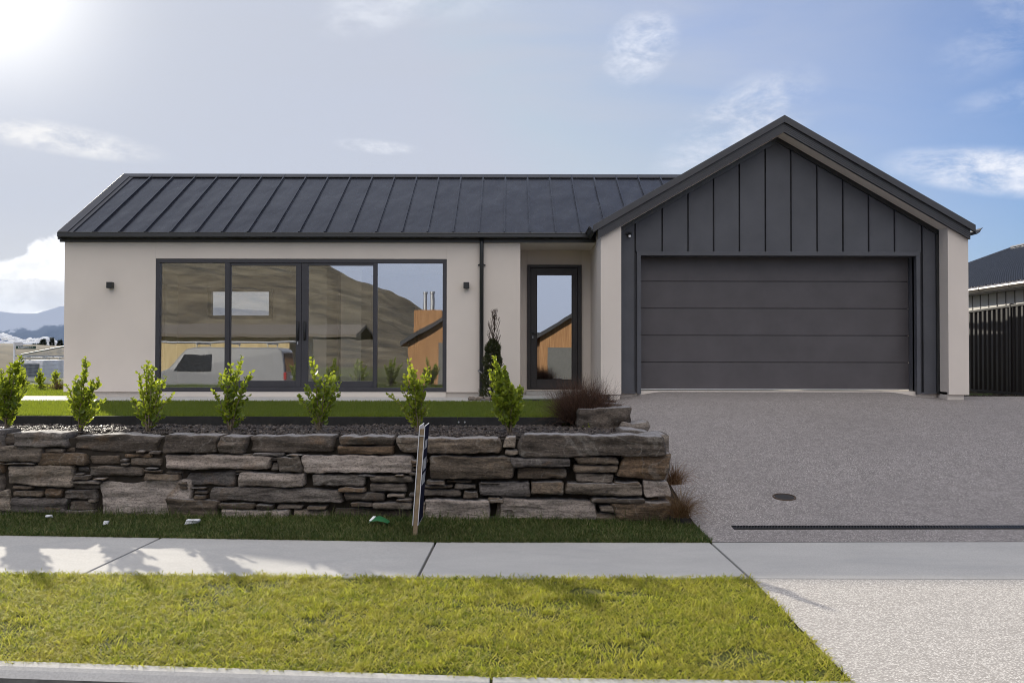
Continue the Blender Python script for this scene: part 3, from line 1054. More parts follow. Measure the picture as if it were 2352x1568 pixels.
# two cube wall lights
for (a, b, c, e) in ((245.5, 648, 261.5, 662), (1065, 648.4, 1077.6, 662.5)):
    x0, x1, z0, z1 = rect(a, b, c, e, HY - .06)
    cx = (x0 + x1) / 2
    wl = MB().box(cx - .052, cx + .052, HY - .12, HY - .02, z0, z1).box(cx - .04, cx + .04, HY - .021, HY - .001, z0 + .015, z1 - .015)
    wl.build('wall_light', K_BLACK, house, .003)
# open awning sash on the left side wall
aw = MB()
az1 = at(130, 705, 18.6).z
aw.box(XL - .05, XL + .001, 18.0, 21.4, 3.28, 3.36)
aw.bar((XL - .045, 18.9, az1 + .02), (XL - .17, 18.9, az1 - .03), 1.2, .03, (0, 0, 1))
aw.build('awning_window', K_ALU, house)

# rooms seen through the glass
INT = m_plaster('room_paint', (.90, .86, .78))
rm = MB()
cz = 3.62
rm.box(XL + .21, XE - .21, HY + .23, 22.09, cz, cz + .05)                       # ceiling
rm.box(XL + .20, XL + .23, HY + .23, 17.4, WB, cz)
rm.box(XL + .20, XL + .23, 21.4, 22.09, WB, cz)
rm.box(XL + .20, XL + .23, 17.4, 21.4, 3.33, cz)
rm.box(XE - .24, XE - .21, HY + .23, 22.09, WB, cz)
ix = [at(760, 740, 22).x, at(790, 740, 22).x]
rm.build('room_lining', INT, house)
CARPET = m_plain('floor_carpet', (.62, .59, .54), .95)
MB().box(XL + .21, XE - .21, HY + .23, 22.09, WB - .02, wz0 + .03).build('room_floor', CARPET, house)
pt = MB()
qx0, qx1, qz0, qz1 = rect(700, 640, 758, 890, 21)
pt.box(qx0, qx1, 20.6, 22.0, wz0 + .03, cz)
qx0, qx1, _, _ = rect(790, 640, 836, 890, 21)
pt.box(qx0, qx1, 20.6, 22.0, wz0 + .03, cz)
pt.build('partition', INT, house)
dk = MB()
kx0, kx1, kz0, kz1 = rect(870, 706, 955, 798, 21)
dk.box(kx0, kx1, 20.9, 21.5, kz0, kz1)
dk.build('dark_cupboard', m_plain('cupboard_dark', (.03, .03, .032), .35), house)
dk = MB()
ox0, ox1, _, _ = rect(758, 676, 790, 890, 21.9)
dk.box(ox0, ox1, 22.02, 22.08, wz0 + .03, at(770, 676, 22).z)
dk.build('dark_doorway', m_plain('doorway_dark', (.02, .02, .02), .6), house)
bw = MB()
t = .09
bw.box(bx0, bx1, 22.06, 22.2, bz1 - t, bz1).box(bx0, bx1, 22.06, 22.2, bz0, bz0 + t).box(bx0, bx0 + t, 22.06, 22.2, bz0 + t, bz1 - t).box(bx1 - t, bx1, 22.06, 22.2, bz0 + t, bz1 - t)
bwo = bw.build('back_window', K_ALU, house)
MB().box(bx0 + t, bx1 - t, 22.12, 22.126, bz0 + t, bz1 - t).build('pane', m_glass('back_glass', .08, (.9, .9, .9), .1), bwo)
sd = MB()
lx0 = XL + .10
for ya, yb in ((17.4, 17.48), (19.7, 19.8), (21.3, 21.4)):
    sd.box(lx0, lx0 + .05, ya, yb, wz0 + .03, 3.25)
sd.box(lx0, lx0 + .05, 17.48, 21.3, 3.25, 3.33)
sdo = sd.build('side_window', K_ALU, house)
MB().box(lx0 + .002, lx0 + .008, 17.48, 21.3, wz0 + .03, 3.25).build('pane', m_glass('side_glass', .12, (.95, .95, .95), .05), sdo)
MB().disc((at(447, 620, 19).x, 19.0, cz - .03), .16, .05, 24).build('ceiling_light', WHITE, house)


# ------------------------------------------------------------------ stone retaining wall
def stone_arrays(x0, x1, z0, z1, yf, depth, seed, step=.03, tilt=0.0, rough=1.0, skew=False):
    """A rounded, layered block whose front face is near y = yf."""
    w, h = x1 - x0, z1 - z0
    rnd = random.Random(seed)
    nx, nz, ny = max(3, int(w / step)), max(3, int(h / step)), 4
    ex = 20
    cx, cz, cy = (x0 + x1) / 2, (z0 + z1) / 2, yf + depth / 2
    sx, sz = rnd.uniform(0, 100), rnd.uniform(0, 100)
    tl, tr = rnd.uniform(-.10, .10), rnd.uniform(-.10, .10)
    slant_l, slant_r = rnd.uniform(-.36, .36) * h, rnd.uniform(-.36, .36) * h
    V, T, idx = [], [], {}

    def vert(a, b, c):
        key = (round(a, 5), round(b, 5), round(c, 5))
        if key in idx: return idx[key]
        n = (abs(a) ** ex + abs(b) ** ex + abs(c) ** ex) ** (1 / ex)
        a2, b2, c2 = a / n, b / n, c / n
        x = a2 * w / 2; y = b2 * depth / 2; z = c2 * h / 2
        # outline: slanted ends, wavy edges
        x += (slant_r if a2 > 0 else slant_l) * c2 * abs(a2) * .5
        z += (tr if a2 > 0 else tl) * h * abs(a2) * c2 + tilt * x
        q = Vector((x * 2.2 + sx, c2 * .6, z * 3 + sz))
        z += noise.noise(Vector((x * 3.0 + sx, 7.1 * (1 if c2 > 0 else -1), sz))) * .10 * h * abs(c2) * rough + noise.noise(Vector((x * 11 + sx, 3.0 * (1 if c2 > 0 else -1), sz))) * .011 * abs(c2)
        x += noise.noise(Vector((5.3 * (1 if a2 > 0 else -1), z * 9 + sz, sx))) * .035 * abs(a2) * min(1, w * 3) * rough
        # cleaved layers on the face
        lay = noise.noise(Vector((x * 1.4 + sx, z * 26 + sz, 1.7))) * .016 + noise.noise(Vector((x * 5 + sx, z * 9 + sz, 4.2))) * .016
        big = noise.noise(q) * .022
        vd = noise.voronoi(Vector((x * 3.2 + sx, z * 5.0 + sz, sx)))[0]
        big += (vd[1] - vd[0]) * -.028 + .008 * round(2.4 * noise.noise(Vector((x * 2.1 + sx, z * 15 + sz, 2.2))))
        fr = noise.noise(Vector((x * 22 + sx, z * 40 + sz, 9.1))) * .006
        y += (lay + big + fr) * rough * (1 if b2 < 0 else .4) - (.085 * x if skew else 0)
        idx[key] = len(V)
        V.append((cx + x, cy + y, cz + z))
        return idx[key]

    def face(fu, nu, nv):
        for i in range(nu):
            for j in range(nv):
                u0, u1 = -1 + 2 * i / nu, -1 + 2 * (i + 1) / nu
                v0, v1 = -1 + 2 * j / nv, -1 + 2 * (j + 1) / nv
                p = [vert(*fu(u0, v0)), vert(*fu(u1, v0)), vert(*fu(u1, v1)), vert(*fu(u0, v1))]
                T.append((p[0], p[1], p[2])); T.append((p[0], p[2], p[3]))
    face(lambda u, v: (u, -1, v), nx, nz)
    face(lambda u, v: (-u, 1, v), nx, nz)
    face(lambda u, v: (u, -v, -1), nx, ny)
    face(lambda u, v: (u, v, 1), nx, ny)
    face(lambda u, v: (-1, -u, v), ny, nz)
    face(lambda u, v: (1, u, v), ny, nz)
    return np.array(V), np.array(T)


WY = 9.05
Lc, Mc, Rc = (0.0, 918.7), (551.2, 918.7), (1102.5, 857.5)   # crop origins the stones were measured in
COPING = [(Lc, -60, 285, 150, 402), (Lc, 115, 278, 598, 416), (Lc, 604, 303, 1420, 468), (Lc, 1416, 308, 1940, 470), (Lc, 1936, 316, 2172, 476),
          (Mc, 62, 316, 838, 472), (Mc, 845, 320, 1358, 404), (Mc, 1362, 328, 2314, 476), (Rc, 340, 540, 1642, 736)]
RUBBLE = [(Lc, -60, 405, 392, 545), (Lc, 372, 422, 560, 466), (Lc, 330, 464, 772, 584), (Lc, 562, 408, 642, 468), (Lc, 772, 480, 1052, 580),
          (Lc, 1070, 473, 1334, 514), (Lc, 1284, 446, 1412, 484), (Lc, 1198, 440, 1282, 472), (Lc, 1060, 517, 1132, 548), (Lc, 1062, 548, 1134, 582), (Lc, 1132, 508, 1430, 590),
          (Lc, 1420, 474, 2412, 618), (Lc, 1780, 465, 1862, 494), (Lc, 1944, 472, 2222, 506), (Lc, -40, 545, 330, 568),
          (Lc, 40, 568, 668, 764), (Lc, 672, 590, 770, 640), (Lc, 742, 586, 1268, 680), (Lc, 1272, 592, 1400, 614), (Lc, 1252, 614, 1430, 646), (Lc, 1432, 630, 1600, 660),
          (Lc, 1238, 648, 1590, 714), (Lc, 630, 662, 810, 704), (Lc, 654, 640, 742, 668), (Lc, 820, 684, 942, 706), (Lc, 1612, 630, 2082, 766), (Lc, 2052, 618, 2226, 650), (Lc, 2060, 648, 2172, 668),
          (Lc, 630, 706, 900, 742), (Lc, 630, 742, 880, 792), (Lc, -80, 790, 100, 985), (Lc, 90, 750, 302, 795), (Lc, 108, 796, 386, 856), (Lc, 384, 780, 548, 872), (Lc, 548, 784, 850, 882),
          (Lc, 66, 858, 592, 1000), (Lc, 360, 940, 556, 1048), (Lc, 588, 888, 842, 976), (Lc, 780, 866, 848, 906), (Lc, 550, 962, 846, 1044), (Lc, 852, 704, 1690, 1064), (Lc, 1480, 868, 1930, 1062),
          (Lc, 1560, 716, 1652, 752), (Lc, 1580, 752, 1655, 792), (Lc, 1655, 768, 1822, 790), (Lc, 1695, 800, 1820, 838), (Lc, 1700, 838, 1822, 880), (Lc, 1720, 880, 1830, 935), (Lc, -60, 990, 100, 1060),
          (Mc, -32, 640, 578, 766), (Mc, -300, 772, 922, 914), (Mc, -282, 906, 138, 966), (Mc, 144, 918, 302, 966), (Mc, 308, 924, 552, 974), (Mc, 575, 930, 762, 980), (Mc, -172, 966, 436, 1092),
          (Mc, 438, 972, 796, 1084), (Mc, 800, 962, 1530, 1066), (Mc, 860, 766, 1112, 816), (Mc, 608, 656, 1112, 766), (Mc, 902, 816, 1290, 888), (Mc, 1118, 666, 1532, 734), (Mc, 1138, 736, 1484, 816),
          (Mc, 1020, 654, 1202, 682), (Mc, 1362, 650, 1452, 680), (Mc, 1290, 824, 1462, 866), (Mc, 1376, 866, 1524, 898), (Mc, 1480, 818, 1612, 852), (Mc, 964, 894, 1172, 938), (Mc, 1154, 898, 1524, 962),
          (Mc, 522, 486, 1534, 650), (Mc, 334, 500, 546, 632), (Mc, 272, 500, 352, 540), (Mc, 272, 542, 348, 622), (Mc, 108, 460, 392, 496), (Mc, 390, 474, 556, 500), (Mc, 822, 404, 1360, 482),
          (Mc, 1506, 526, 1660, 560), (Mc, 1510, 560, 1655, 596), (Mc, 1506, 598, 1650, 636), (Mc, 1488, 636, 1640, 680), (Mc, 1640, 702, 1816, 750), (Mc, 1816, 712, 2052, 740), (Mc, 1540, 750, 1880, 788),
          (Mc, 1880, 740, 2078, 792), (Mc, 2106, 724, 2304, 744), (Mc, 1560, 790, 1962, 852), (Mc, 1962, 808, 2112, 872), (Mc, 2186, 868, 2336, 908), (Mc, 1618, 872, 2212, 1086), (Mc, 1530, 900, 1640, 1070), (Mc, 2250, 900, 2420, 1060), (Mc, 2130, 1040, 2330, 1090),
          (Rc, -462, 720, 308, 946), (Rc, 205, 556, 326, 664), (Rc, 214, 672, 352, 726), (Rc, 266, 740, 812, 826), (Rc, 318, 826, 772, 942), (Rc, 828, 730, 1226, 806), (Rc, 828, 806, 1220, 878),
          (Rc, 838, 884, 1175, 975), (Rc, 1230, 716, 1668, 944), (Rc, 1446, 942, 1696, 1104), (Rc, 1186, 955, 1428, 992), (Rc, -30, 956, 442, 1088), (Rc, 430, 950, 750, 1076), (Rc, 750, 960, 1442, 1086),
          (Rc, 985, 1095, 1462, 1152), (Rc, 148, 1110, 1032, 1304), (Rc, 1048, 1158, 1182, 1222), (Rc, 1026, 1236, 1228, 1316), (Rc, 1168, 1128, 1672, 1306), (Rc, 60, 1090, 190, 1130)]
rwall = empty('stone_wall', (-1.5, 9.3, 0), 'dry laid schist retaining wall of brown and grey stones below the garden bed', 'retaining wall')


def stones_to(name, lst, parent, seed0, mat_, dep, extra=()):
    VV, TT, b = [], [], 0
    for i, (o, a, c, e, g) in enumerate(lst):
        rnd = random.Random(seed0 + i)
        xm = at(o[0] + (a + e - e + c - c + e) / 7.68, o[1] + (c + g) / 7.68, WY).x
        for _ in range(3): xm = at(o[0] + (a + e) / 7.68, o[1] + (c + g) / 7.68, wall_y(xm)).x
        wy = wall_y(xm)
        yf = wy + rnd.uniform(-.045, .06)
        gap = .009
        x0, x1, z0, z1 = rect(o[0] + a / 3.84, o[1] + c / 3.84, o[0] + e / 3.84, o[1] + g / 3.84, wy)
        V, T = stone_arrays(x0 + gap, x1 - gap, z0 + gap, z1 - gap, yf, dep if (x1 - x0) > .25 else dep * .7, seed0 + i * 7, .018 if (x1 - x0) > .3 else .014, rnd.uniform(-.012, .012), 1.0, True)
        VV.append(V); TT.append(T + b); b += len(V)
    for V, T in extra:
        VV.append(V); TT.append(T + b); b += len(V)
    return np_mesh(name, np.vstack(VV), np.vstack(TT), mat_, parent, False)


ext = []
rr = random.Random(5)
for row, (za, zb) in enumerate(((-.03, .20), (.20, .43), (.43, .66), (.66, .875))):
    x = -5.32
    while x > -11.5:
        w = rr.uniform(.35, .9)
        ext.append(stone_arrays(x - w + .006, x - .006, za, zb - .005, wall_y(x - w / 2) + rr.uniform(-.03, .03), .34, rr.randint(0, 9999), .05))
        x -= w
# return along the driveway, stepping back up the slope
for (x0, x1, y0, y1, z0, z1) in ((1.20, 1.62, 9.30, 9.95, .30, .835), (1.22, 1.60, 9.9, 10.5, .40, .86), (1.24, 1.58, 10.45, 11.0, .5, .90)):
    V, T = stone_arrays(x0, x1, z0, z1, y0, y1 - y0, int(y0 * 100), .05)
    ext.append((V, T))
for i, s in enumerate(COPING):
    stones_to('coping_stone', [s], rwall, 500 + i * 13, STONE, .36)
PALE_AT = {(852, 704), (1940, 965), (1420, 474), (148, 1110), (1618, 872), (-172, 966), (522, 486), (1446, 942), (-32, 640)}
for s_ in [q for q in RUBBLE if (q[1], q[2]) in PALE_AT]:
    stones_to('pale_stone', [s_], rwall, 900 + int(s_[1]) % 97, PALE_STONE, .34)
RUBBLE = [q for q in RUBBLE if (q[1], q[2]) not in PALE_AT]
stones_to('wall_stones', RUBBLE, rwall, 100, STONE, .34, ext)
bk = MB().hexa([(-11.5, wall_y(-11.5) + .22, -.1), (1.5, wall_y(1.5) + .22, -.1), (1.5, wall_y(1.5) + .4, -.1), (-11.5, wall_y(-11.5) + .4, -.1), (-11.5, wall_y(-11.5) + .22, .78), (1.5, wall_y(1.5) + .22, .80), (1.5, wall_y(1.5) + .4, .80), (-11.5, wall_y(-11.5) + .4, .78)])
bk.build('backing', SOIL, rwall)

# garden bed, timber edging
bed_ = grid('garden_bed', SOIL, lin(-12, 1.30, 50), lin(0, 1, 10), lambda x, t: .812)
for v in bed_.data.vertices:
    t = v.co.y; v.co.y = wall_y(v.co.x) + .2 + t * (11.0 - wall_y(v.co.x) - .2); v.co.z = .812 + .02 * fbm(v.co.x * 3, v.co.y * 3)
TY = 11.0
te = MB()
for a, b in ((-12, -9.2), (-9.195, -5.28), (-5.275, -.64), (-.635, .62)):
    za, zb = .925 + .012 * max(0, -a / 6), .925 + .012 * max(0, -b / 6)
    te.hexa([(a, TY, .72), (b, TY, .72), (b, TY + .045, .72), (a, TY + .045, .72), (a, TY, za), (b, TY, zb), (b, TY + .045, zb), (a, TY + .045, za)])
edging = te.build('timber_edging', TIMBER_D, None, .004)
tag(edging, 'black timber board edging the lawn above the garden bed', 'edging')
for px in (1053.5, 1067.5):
    p = at(px, 969, TY)
    MB().disc((p.x, TY - .003, p.z), .011, .008, 10, 'Y').build('bolt', STEEL, edging)


# ------------------------------------------------------------------ loose chips, grass, plants
RNG = np.random.default_rng(11)


def chips(name, n, xs, ys, zf, size, m, seed):
    r = np.random.default_rng(seed)
    X = r.uniform(*xs, n); Y = r.uniform(*ys, n)
    Z = np.array([zf(a, b) for a, b in zip(X, Y)])
    oct_v = np.array([(1, 0, 0), (-1, 0, 0), (0, 1, 0), (0, -1, 0), (0, 0, 1), (0, 0, -1)], float)
    oct_t = np.array([(0, 2, 4), (2, 1, 4), (1, 3, 4), (3, 0, 4), (2, 0, 5), (1, 2, 5), (3, 1, 5), (0, 3, 5)])
    S = r.uniform(size * .5, size * 1.3, (n, 1, 1)) * r.uniform([.8, .5, .25], [1.3, 1.0, .6], (n, 3))[:, None, :]
    v = oct_v[None] * S + r.normal(0, size * .14, (n, 6, 3))
    a = r.uniform(0, 6.283, n); tx = r.normal(0, .45, n)
    ca, sa, ct, st = np.cos(a), np.sin(a), np.cos(tx), np.sin(tx)
    y, z = v[:, :, 1].copy(), v[:, :, 2].copy()
    v[:, :, 1] = y * ct[:, None] - z * st[:, None]; v[:, :, 2] = y * st[:, None] + z * ct[:, None]
    x, y = v[:, :, 0].copy(), v[:, :, 1].copy()
    v[:, :, 0] = x * ca[:, None] - y * sa[:, None]; v[:, :, 1] = x * sa[:, None] + y * ca[:, None]
    v += np.stack([X, Y, Z + size * .25], 1)[:, None, :]
    T = (oct_t[None] + (np.arange(n) * 6)[:, None, None]).reshape(-1, 3)
    return tag(np_mesh(name, v.reshape(-1, 3), T, m), kind='stuff')


CHIP = Mat('bark_and_stone_chips', (.09, .075, .065), .6, .5)
CHIP.color(CHIP.ramp(CHIP.island(), [(0, (.012, .008, .0065)), (.4, (.032, .022, .017)), (.75, (.052, .038, .030)), (.93, (.085, .064, .05)), (1, (.16, .135, .115))]))
CHIP.bump(CHIP.noise(120, 3), .4, .004)
bedz = lambda x, y: (.820 if y > wall_y(x) + .30 else -.6) + .018 * fbm(x * 3, y * 3)
ch = chips('mulch', 15000, (-8.5, 1.28), (9.32, 11.0), bedz, .027, CHIP.m, 3)
ch['label'] = 'dark bark and stone chips covering the bed above the wall'; ch['category'] = 'mulch'


def grass(name, n, sampler, h, w, lean, m, seed, clump=0.0, label=None, bias=(0, 0)):
    """Blades of two bent segments each; sampler(r, n) gives X, Y, Z."""
    r = np.random.default_rng(seed)
    X, Y, Z = sampler(r, n)
    n = len(X)
    H = r.uniform(h[0], h[1], n) * (1 + clump * r.normal(0, 1, n)).clip(.4, 1.9)
    a = r.uniform(0, 6.283, n)
    ld = np.stack([np.cos(a) + bias[0], np.sin(a) + bias[1]], 1)
    ln = r.uniform(lean[0], lean[1], n)
    fa = r.uniform(0, 6.283, n)
    wx, wy = np.cos(fa) * w / 2, np.sin(fa) * w / 2
    B = np.stack([X, Y, Z], 1)
    up1, up2 = H * .55 * np.cos(ln * .6), H * .45 * np.cos(np.minimum(ln * 1.5, 1.5))
    s1, s2 = H * .55 * np.sin(ln * .6), H * .45 * np.sin(np.minimum(ln * 1.5, 1.5))
    Md = B + np.stack([ld[:, 0] * s1, ld[:, 1] * s1, up1], 1)
    Tp = Md + np.stack([ld[:, 0] * s2, ld[:, 1] * s2, up2], 1)
    Wv = np.stack([wx, wy, np.zeros(n)], 1)
    V = np.stack([B - Wv, B + Wv, Md - Wv * .8, Md + Wv * .8, Tp], 1).reshape(-1, 3)
    base = (np.arange(n) * 5)[:, None]
    T = np.concatenate([base + np.array([0, 1, 3]), base + np.array([0, 3, 2]), base + np.array([2, 3, 4])], 0)
    o = tag(np_mesh(name, V, T, m), label, 'grass', kind='stuff')
    return o


def vf_(f, X, Y): return np.array([f(a, b) for a, b in zip(X, Y)])


def patchy(X, Y, sc, seed, thr):
    """Keep more blades where the noise is high, so tufts and thin spots appear."""
    return np.array([noise.noise(Vector((a * sc, b * sc, seed))) + .5 * noise.noise(Vector((a * sc * 3.1, b * sc * 3.1, seed + 5))) for a, b in zip(X, Y)]) > thr


T_VERGE = m_turf('verge_grass_blade', [(.018, .04, .008), (.10, .15, .016), (.20, .24, .026), (.36, .37, .05), (.52, .46, .12), (.56, .47, .16)], (.74, .80, .05), .46, 1.7, (.40, .32, .08), (.06, .12, .015))
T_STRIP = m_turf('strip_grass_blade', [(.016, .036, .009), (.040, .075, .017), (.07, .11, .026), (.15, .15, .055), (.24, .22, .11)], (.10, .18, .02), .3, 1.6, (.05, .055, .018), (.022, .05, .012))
T_LAWN = m_turf('lawn_grass_blade', [(.04, .070, .016), (.065, .10, .024), (.09, .12, .03), (.15, .15, .06)], (.56, .68, .03), .45, 1.2, (.10, .12, .035), (.05, .09, .02))


def s_verge(r, n):
    X = r.uniform(-4.6, 1.815, n); Y = r.uniform(4.825, 6.885, n)
    k = np.ones(n, bool)
    thin = (patchy(X, Y, 2.2, 3.0, -.30) | (r.random(n) < .3)) & (patchy(X * .7, Y * 2.2, 1.3, 9.0, -.62) | (r.random(n) < .12))
    X, Y = X[thin], Y[thin]
    return X, Y, vf_(verge_z, X, Y) - .01


grass('verge_grass', 130000, s_verge, (.022, .062), .0062, (1.05, 1.72), T_VERGE, 21, .4, 'sunlit yellow green turf between the kerb and the footpath')


def s_verge_far(r, n):
    X = np.concatenate([r.uniform(-11, -4.6, n * 2 // 3), r.uniform(9.1, 16, n // 3)]); Y = r.uniform(4.84, 6.86, len(X))
    return X, Y, vf_(verge_z, X, Y) - .01


grass('verge_grass', 26000, s_verge_far, (.03, .055), .008, (.5, 1.2), T_VERGE, 22, .3, 'turf of the verge further along the street')


def s_tuft(r, n):
    c = 150
    cx = r.uniform(-4.2, 1.7, c); cy = r.uniform(4.9, 6.84, c)
    i = r.integers(0, c, n)
    X = cx[i] + r.normal(0, .035, n); Y = cy[i] + r.normal(0, .03, n)
    k = (X < 1.83) & (Y > 4.82) & (Y < 6.9)
    X, Y = X[k], Y[k]
    return X, Y, vf_(verge_z, X, Y) - .008


grass('verge_tufts', 9000, s_tuft, (.035, .07), .0055, (.4, 1.3), T_VERGE, 23, .2, 'longer grass tufts standing out of the verge turf')


def s_strip(r, n):
    X = r.uniform(-6.4, 1.80, n); Y = 8.145 + r.random(n) ** 1.2 * (.92 + .085 * np.maximum(0, 1.4 - X))
    k = ~((X > 1.62) & (Y > 8.9))
    X, Y = X[k], Y[k]
    return X, Y, vf_(strip_z, X, Y) - .01


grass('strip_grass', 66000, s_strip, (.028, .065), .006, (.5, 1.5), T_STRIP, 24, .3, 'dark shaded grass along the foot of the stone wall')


def s_strip_long(r, n):
    X = r.uniform(-6.0, 1.75, n); Y = 9.03 + .085 * np.maximum(0, 1.4 - X) - r.uniform(0, .26, n)
    k = patchy(X, Y, 3.0, 8.0, .0)
    X, Y = X[k], Y[k]
    return X, Y, vf_(strip_z, X, Y) - .01


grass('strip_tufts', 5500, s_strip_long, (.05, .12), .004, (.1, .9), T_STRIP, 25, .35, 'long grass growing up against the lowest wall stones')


def s_lawn(r, n):
    X = r.uniform(-11.5, .95, n); Y = r.uniform(11.04, 15.42, n)
    return X, Y, np.full(n, LAWN_Z - .012)


grass('lawn_grass', 150000, s_lawn, (.03, .052), .006, (.1, .8), T_LAWN, 26, .2, 'short mown lawn between the timber edging and the house')


def s_lawn_edge(r, n):
    X = r.uniform(-9, .62, n); Y = r.uniform(11.03, 11.25, n)
    k = patchy(X, Y, 2.2, 2.0, -.1)
    X, Y = X[k], Y[k]
    return X, Y, np.full(len(X), LAWN_Z)


grass('lawn_edge_grass', 16000, s_lawn_edge, (.05, .10), .005, (.3, 1.2), T_LAWN, 27, .3, 'longer lawn grass leaning over the timber edging', (0, -.5))


def s_lawn_side(r, n):
    X = r.uniform(-16.5, XL - .02, n); Y = r.uniform(16.95, 24, n)
    k = ~((Y < 17.32) & (X > -15))
    return X[k], Y[k], np.full(k.sum(), LAWN_Z - .012)


grass('side_lawn_grass', 60000, s_lawn_side, (.03, .055), .010, (.1, .8), T_LAWN, 28, .2, 'sunny lawn beside the left end of the house')


def leaf_cloud(P, Dr, L, Wd, r, fold=.35):
    """Folded oval leaves: base point P, direction Dr, length L, width Wd -> arrays."""
    n = len(P)
    Dr = Dr / np.linalg.norm(Dr, axis=1, keepdims=True)
    U = r.normal(0, 1, (n, 3)); U -= (U * Dr).sum(1, keepdims=True) * Dr
    U /= np.linalg.norm(U, axis=1, keepdims=True)
    Nn = np.cross(Dr, U)
    L = L[:, None]; Wd = Wd[:, None]
    f = Nn * Wd * fold
    pts = [P, P + Dr * L * .35 + U * Wd * .5 + f, P + Dr * L * .75 + U * Wd * .42 + f * .8, P + Dr * L - Nn * L * .06, P + Dr * L * .75 - U * Wd * .42 + f * .8, P + Dr * L * .35 - U * Wd * .5 + f, P + Dr * L * .55]
    V = np.stack(pts, 1).reshape(-1, 3)
    b = (np.arange(n) * 7)[:, None]
    tri = [(0, 1, 6), (1, 2, 6), (2, 3, 6), (3, 4, 6), (4, 5, 6), (5, 0, 6)]
    T = np.concatenate([b + np.array(t) for t in tri], 0)
    return V, T


LEAF = m_leaf('shrub_leaf', [(.06, .10, .018), (.11, .16, .024), (.18, .235, .03), (.28, .33, .05)], (.72, .82, .05), .47, .40, .5)
BARK = m_ground('shrub_stem_bark', [(.3, (.10, .075, .05)), (.7, (.22, .18, .13))], 40, .4)


def shrub(base_px, tips_px, Y, label, seed, zb=None, group='young shrubs along the garden bed', leaf=.066, dens=.75, parent_z=.815):
    r = np.random.default_rng(seed)
    rnd = random.Random(seed)
    b = at(*base_px, Y)
    b = Vector((b.x, Y, parent_z if zb is None else zb))
    root = empty('shrub', b, label, 'shrub', group)
    st = MB()
    P, Dv, LL = [], [], []
    for (px, py) in tips_px:
        yo = rnd.uniform(-.16, .16)
        t = at(px, py, Y + yo)
        c = b + Vector((rnd.uniform(-.02, .02), rnd.uniform(-.02, .02), 0))
        dirv = t - c
        ln = dirv.length
        mid1 = c + Vector((dirv.x * .16, dirv.y * .16, dirv.z * .36))
        mid2 = c + Vector((dirv.x * .58, dirv.y * .58, dirv.z * .70))
        pts = [c, mid1, mid2, t]
        # smooth the stem
        fine = []
        for k in range(13):
            s = k / 12
            q = (pts[0] * (1 - s) ** 3 + pts[1] * 3 * s * (1 - s) ** 2 + pts[2] * 3 * s * s * (1 - s) + pts[3] * s ** 3)
            fine.append(q + Vector((rnd.gauss(0, .004), rnd.gauss(0, .004), 0)) * (1 if 0 < k < 12 else 0))
        st.tube(fine, .0085, 6, .002)
        nl = int(ln * 70 * dens)
        twigs = [(fine, 1.0)]
        # side twigs make the middle full
        for q in range(max(2, int(ln * 6 * dens))):
            k0 = rnd.randint(3, 10)
            o = fine[k0]
            a = rnd.uniform(0, 6.283)
            tl = rnd.uniform(.06, .17) * (1.25 - k0 / 13)
            e = o + Vector((math.cos(a) * tl * .75, math.sin(a) * tl * .75, tl * .75))
            tw = [o + (e - o) * (j / 4) for j in range(5)]
            st.tube(tw, .003, 4, .0015)
            twigs.append((tw, .5))
        for tw, f in twigs:
            m_ = len(tw) - 1
            num = nl if f == 1.0 else int(6 * dens)
            for k in range(num):
                s = (k + rnd.random()) / num
                if f == 1.0: s = .20 + .80 * s
                i = min(m_ - 1, int(s * m_)); u = s * m_ - i
                p = tw[i] * (1 - u) + tw[i + 1] * u
                ax = (tw[i + 1] - tw[i]).normalized()
                a = k * 2.4 + rnd.uniform(-.5, .5)
                out = Vector((math.cos(a), math.sin(a), 0))
                d = (out * rnd.uniform(.55, 1.0) + ax * rnd.uniform(.4, 1.0) + Vector((0, 0, rnd.uniform(-.15, .35))))
                P.append(tuple(p)); Dv.append(tuple(d)); LL.append(leaf * rnd.uniform(.55, 1.15) * (1.0 if s < .9 else .75))
    P, Dv, LL = np.array(P), np.array(Dv), np.array(LL)
    V, T = leaf_cloud(P, Dv, LL, LL * r.uniform(.55, .78, len(LL)), r)
    np_mesh('foliage', V, T, LEAF, root)
    st.build('stem', BARK, root, 0, True)
    return root


def crop_pts(ox, oy, s, pts): return [(ox + x / s, oy + y / s) for x, y in pts]


SA = (0, 796.2, 7.11)
SC_ = (269.5, 796.2, 7.11)
SE = (661.5, 796.2, 6.0)
SG = (1078, 686, 4.923)
shrub((14, 975), crop_pts(*SA, [(340, 150), (170, 290), (20, 370), (405, 690), (370, 400), (60, 560), (-60, 460), (290, 940), (240, 250), (-120, 700)]), 10.15, 'broadest young shrub in the bed, cut off by the left edge, beside the side lawn', 31, dens=1.1)
shrub((184, 979), crop_pts(*SA, [(1395, 175), (1225, 520), (1085, 620), (1400, 420), (1610, 505), (1500, 560), (1715, 860), (1130, 870), (1590, 1070), (1290, 620), (1480, 720)]), 10.05, 'slender pointed young shrub in front of the blank wall left of the glazing', 32, dens=.85)
shrub((341, 985), crop_pts(*SC_, [(505, 250), (345, 430), (430, 320), (800, 485), (590, 340), (900, 770), (235, 850), (690, 520), (330, 1090), (770, 1130), (560, 560)]), 10.05, 'young shrub standing in front of the left edge of the window frame', 33)
shrub((527, 980), crop_pts(*SC_, [(2030, 160), (1850, 290), (2110, 500), (1690, 460), (1570, 720), (1770, 370), (2130, 800), (1600, 960), (2090, 1160), (1930, 480), (2190, 420)]), 10.15, 'young shrub in front of the second glass panel from the left', 34)
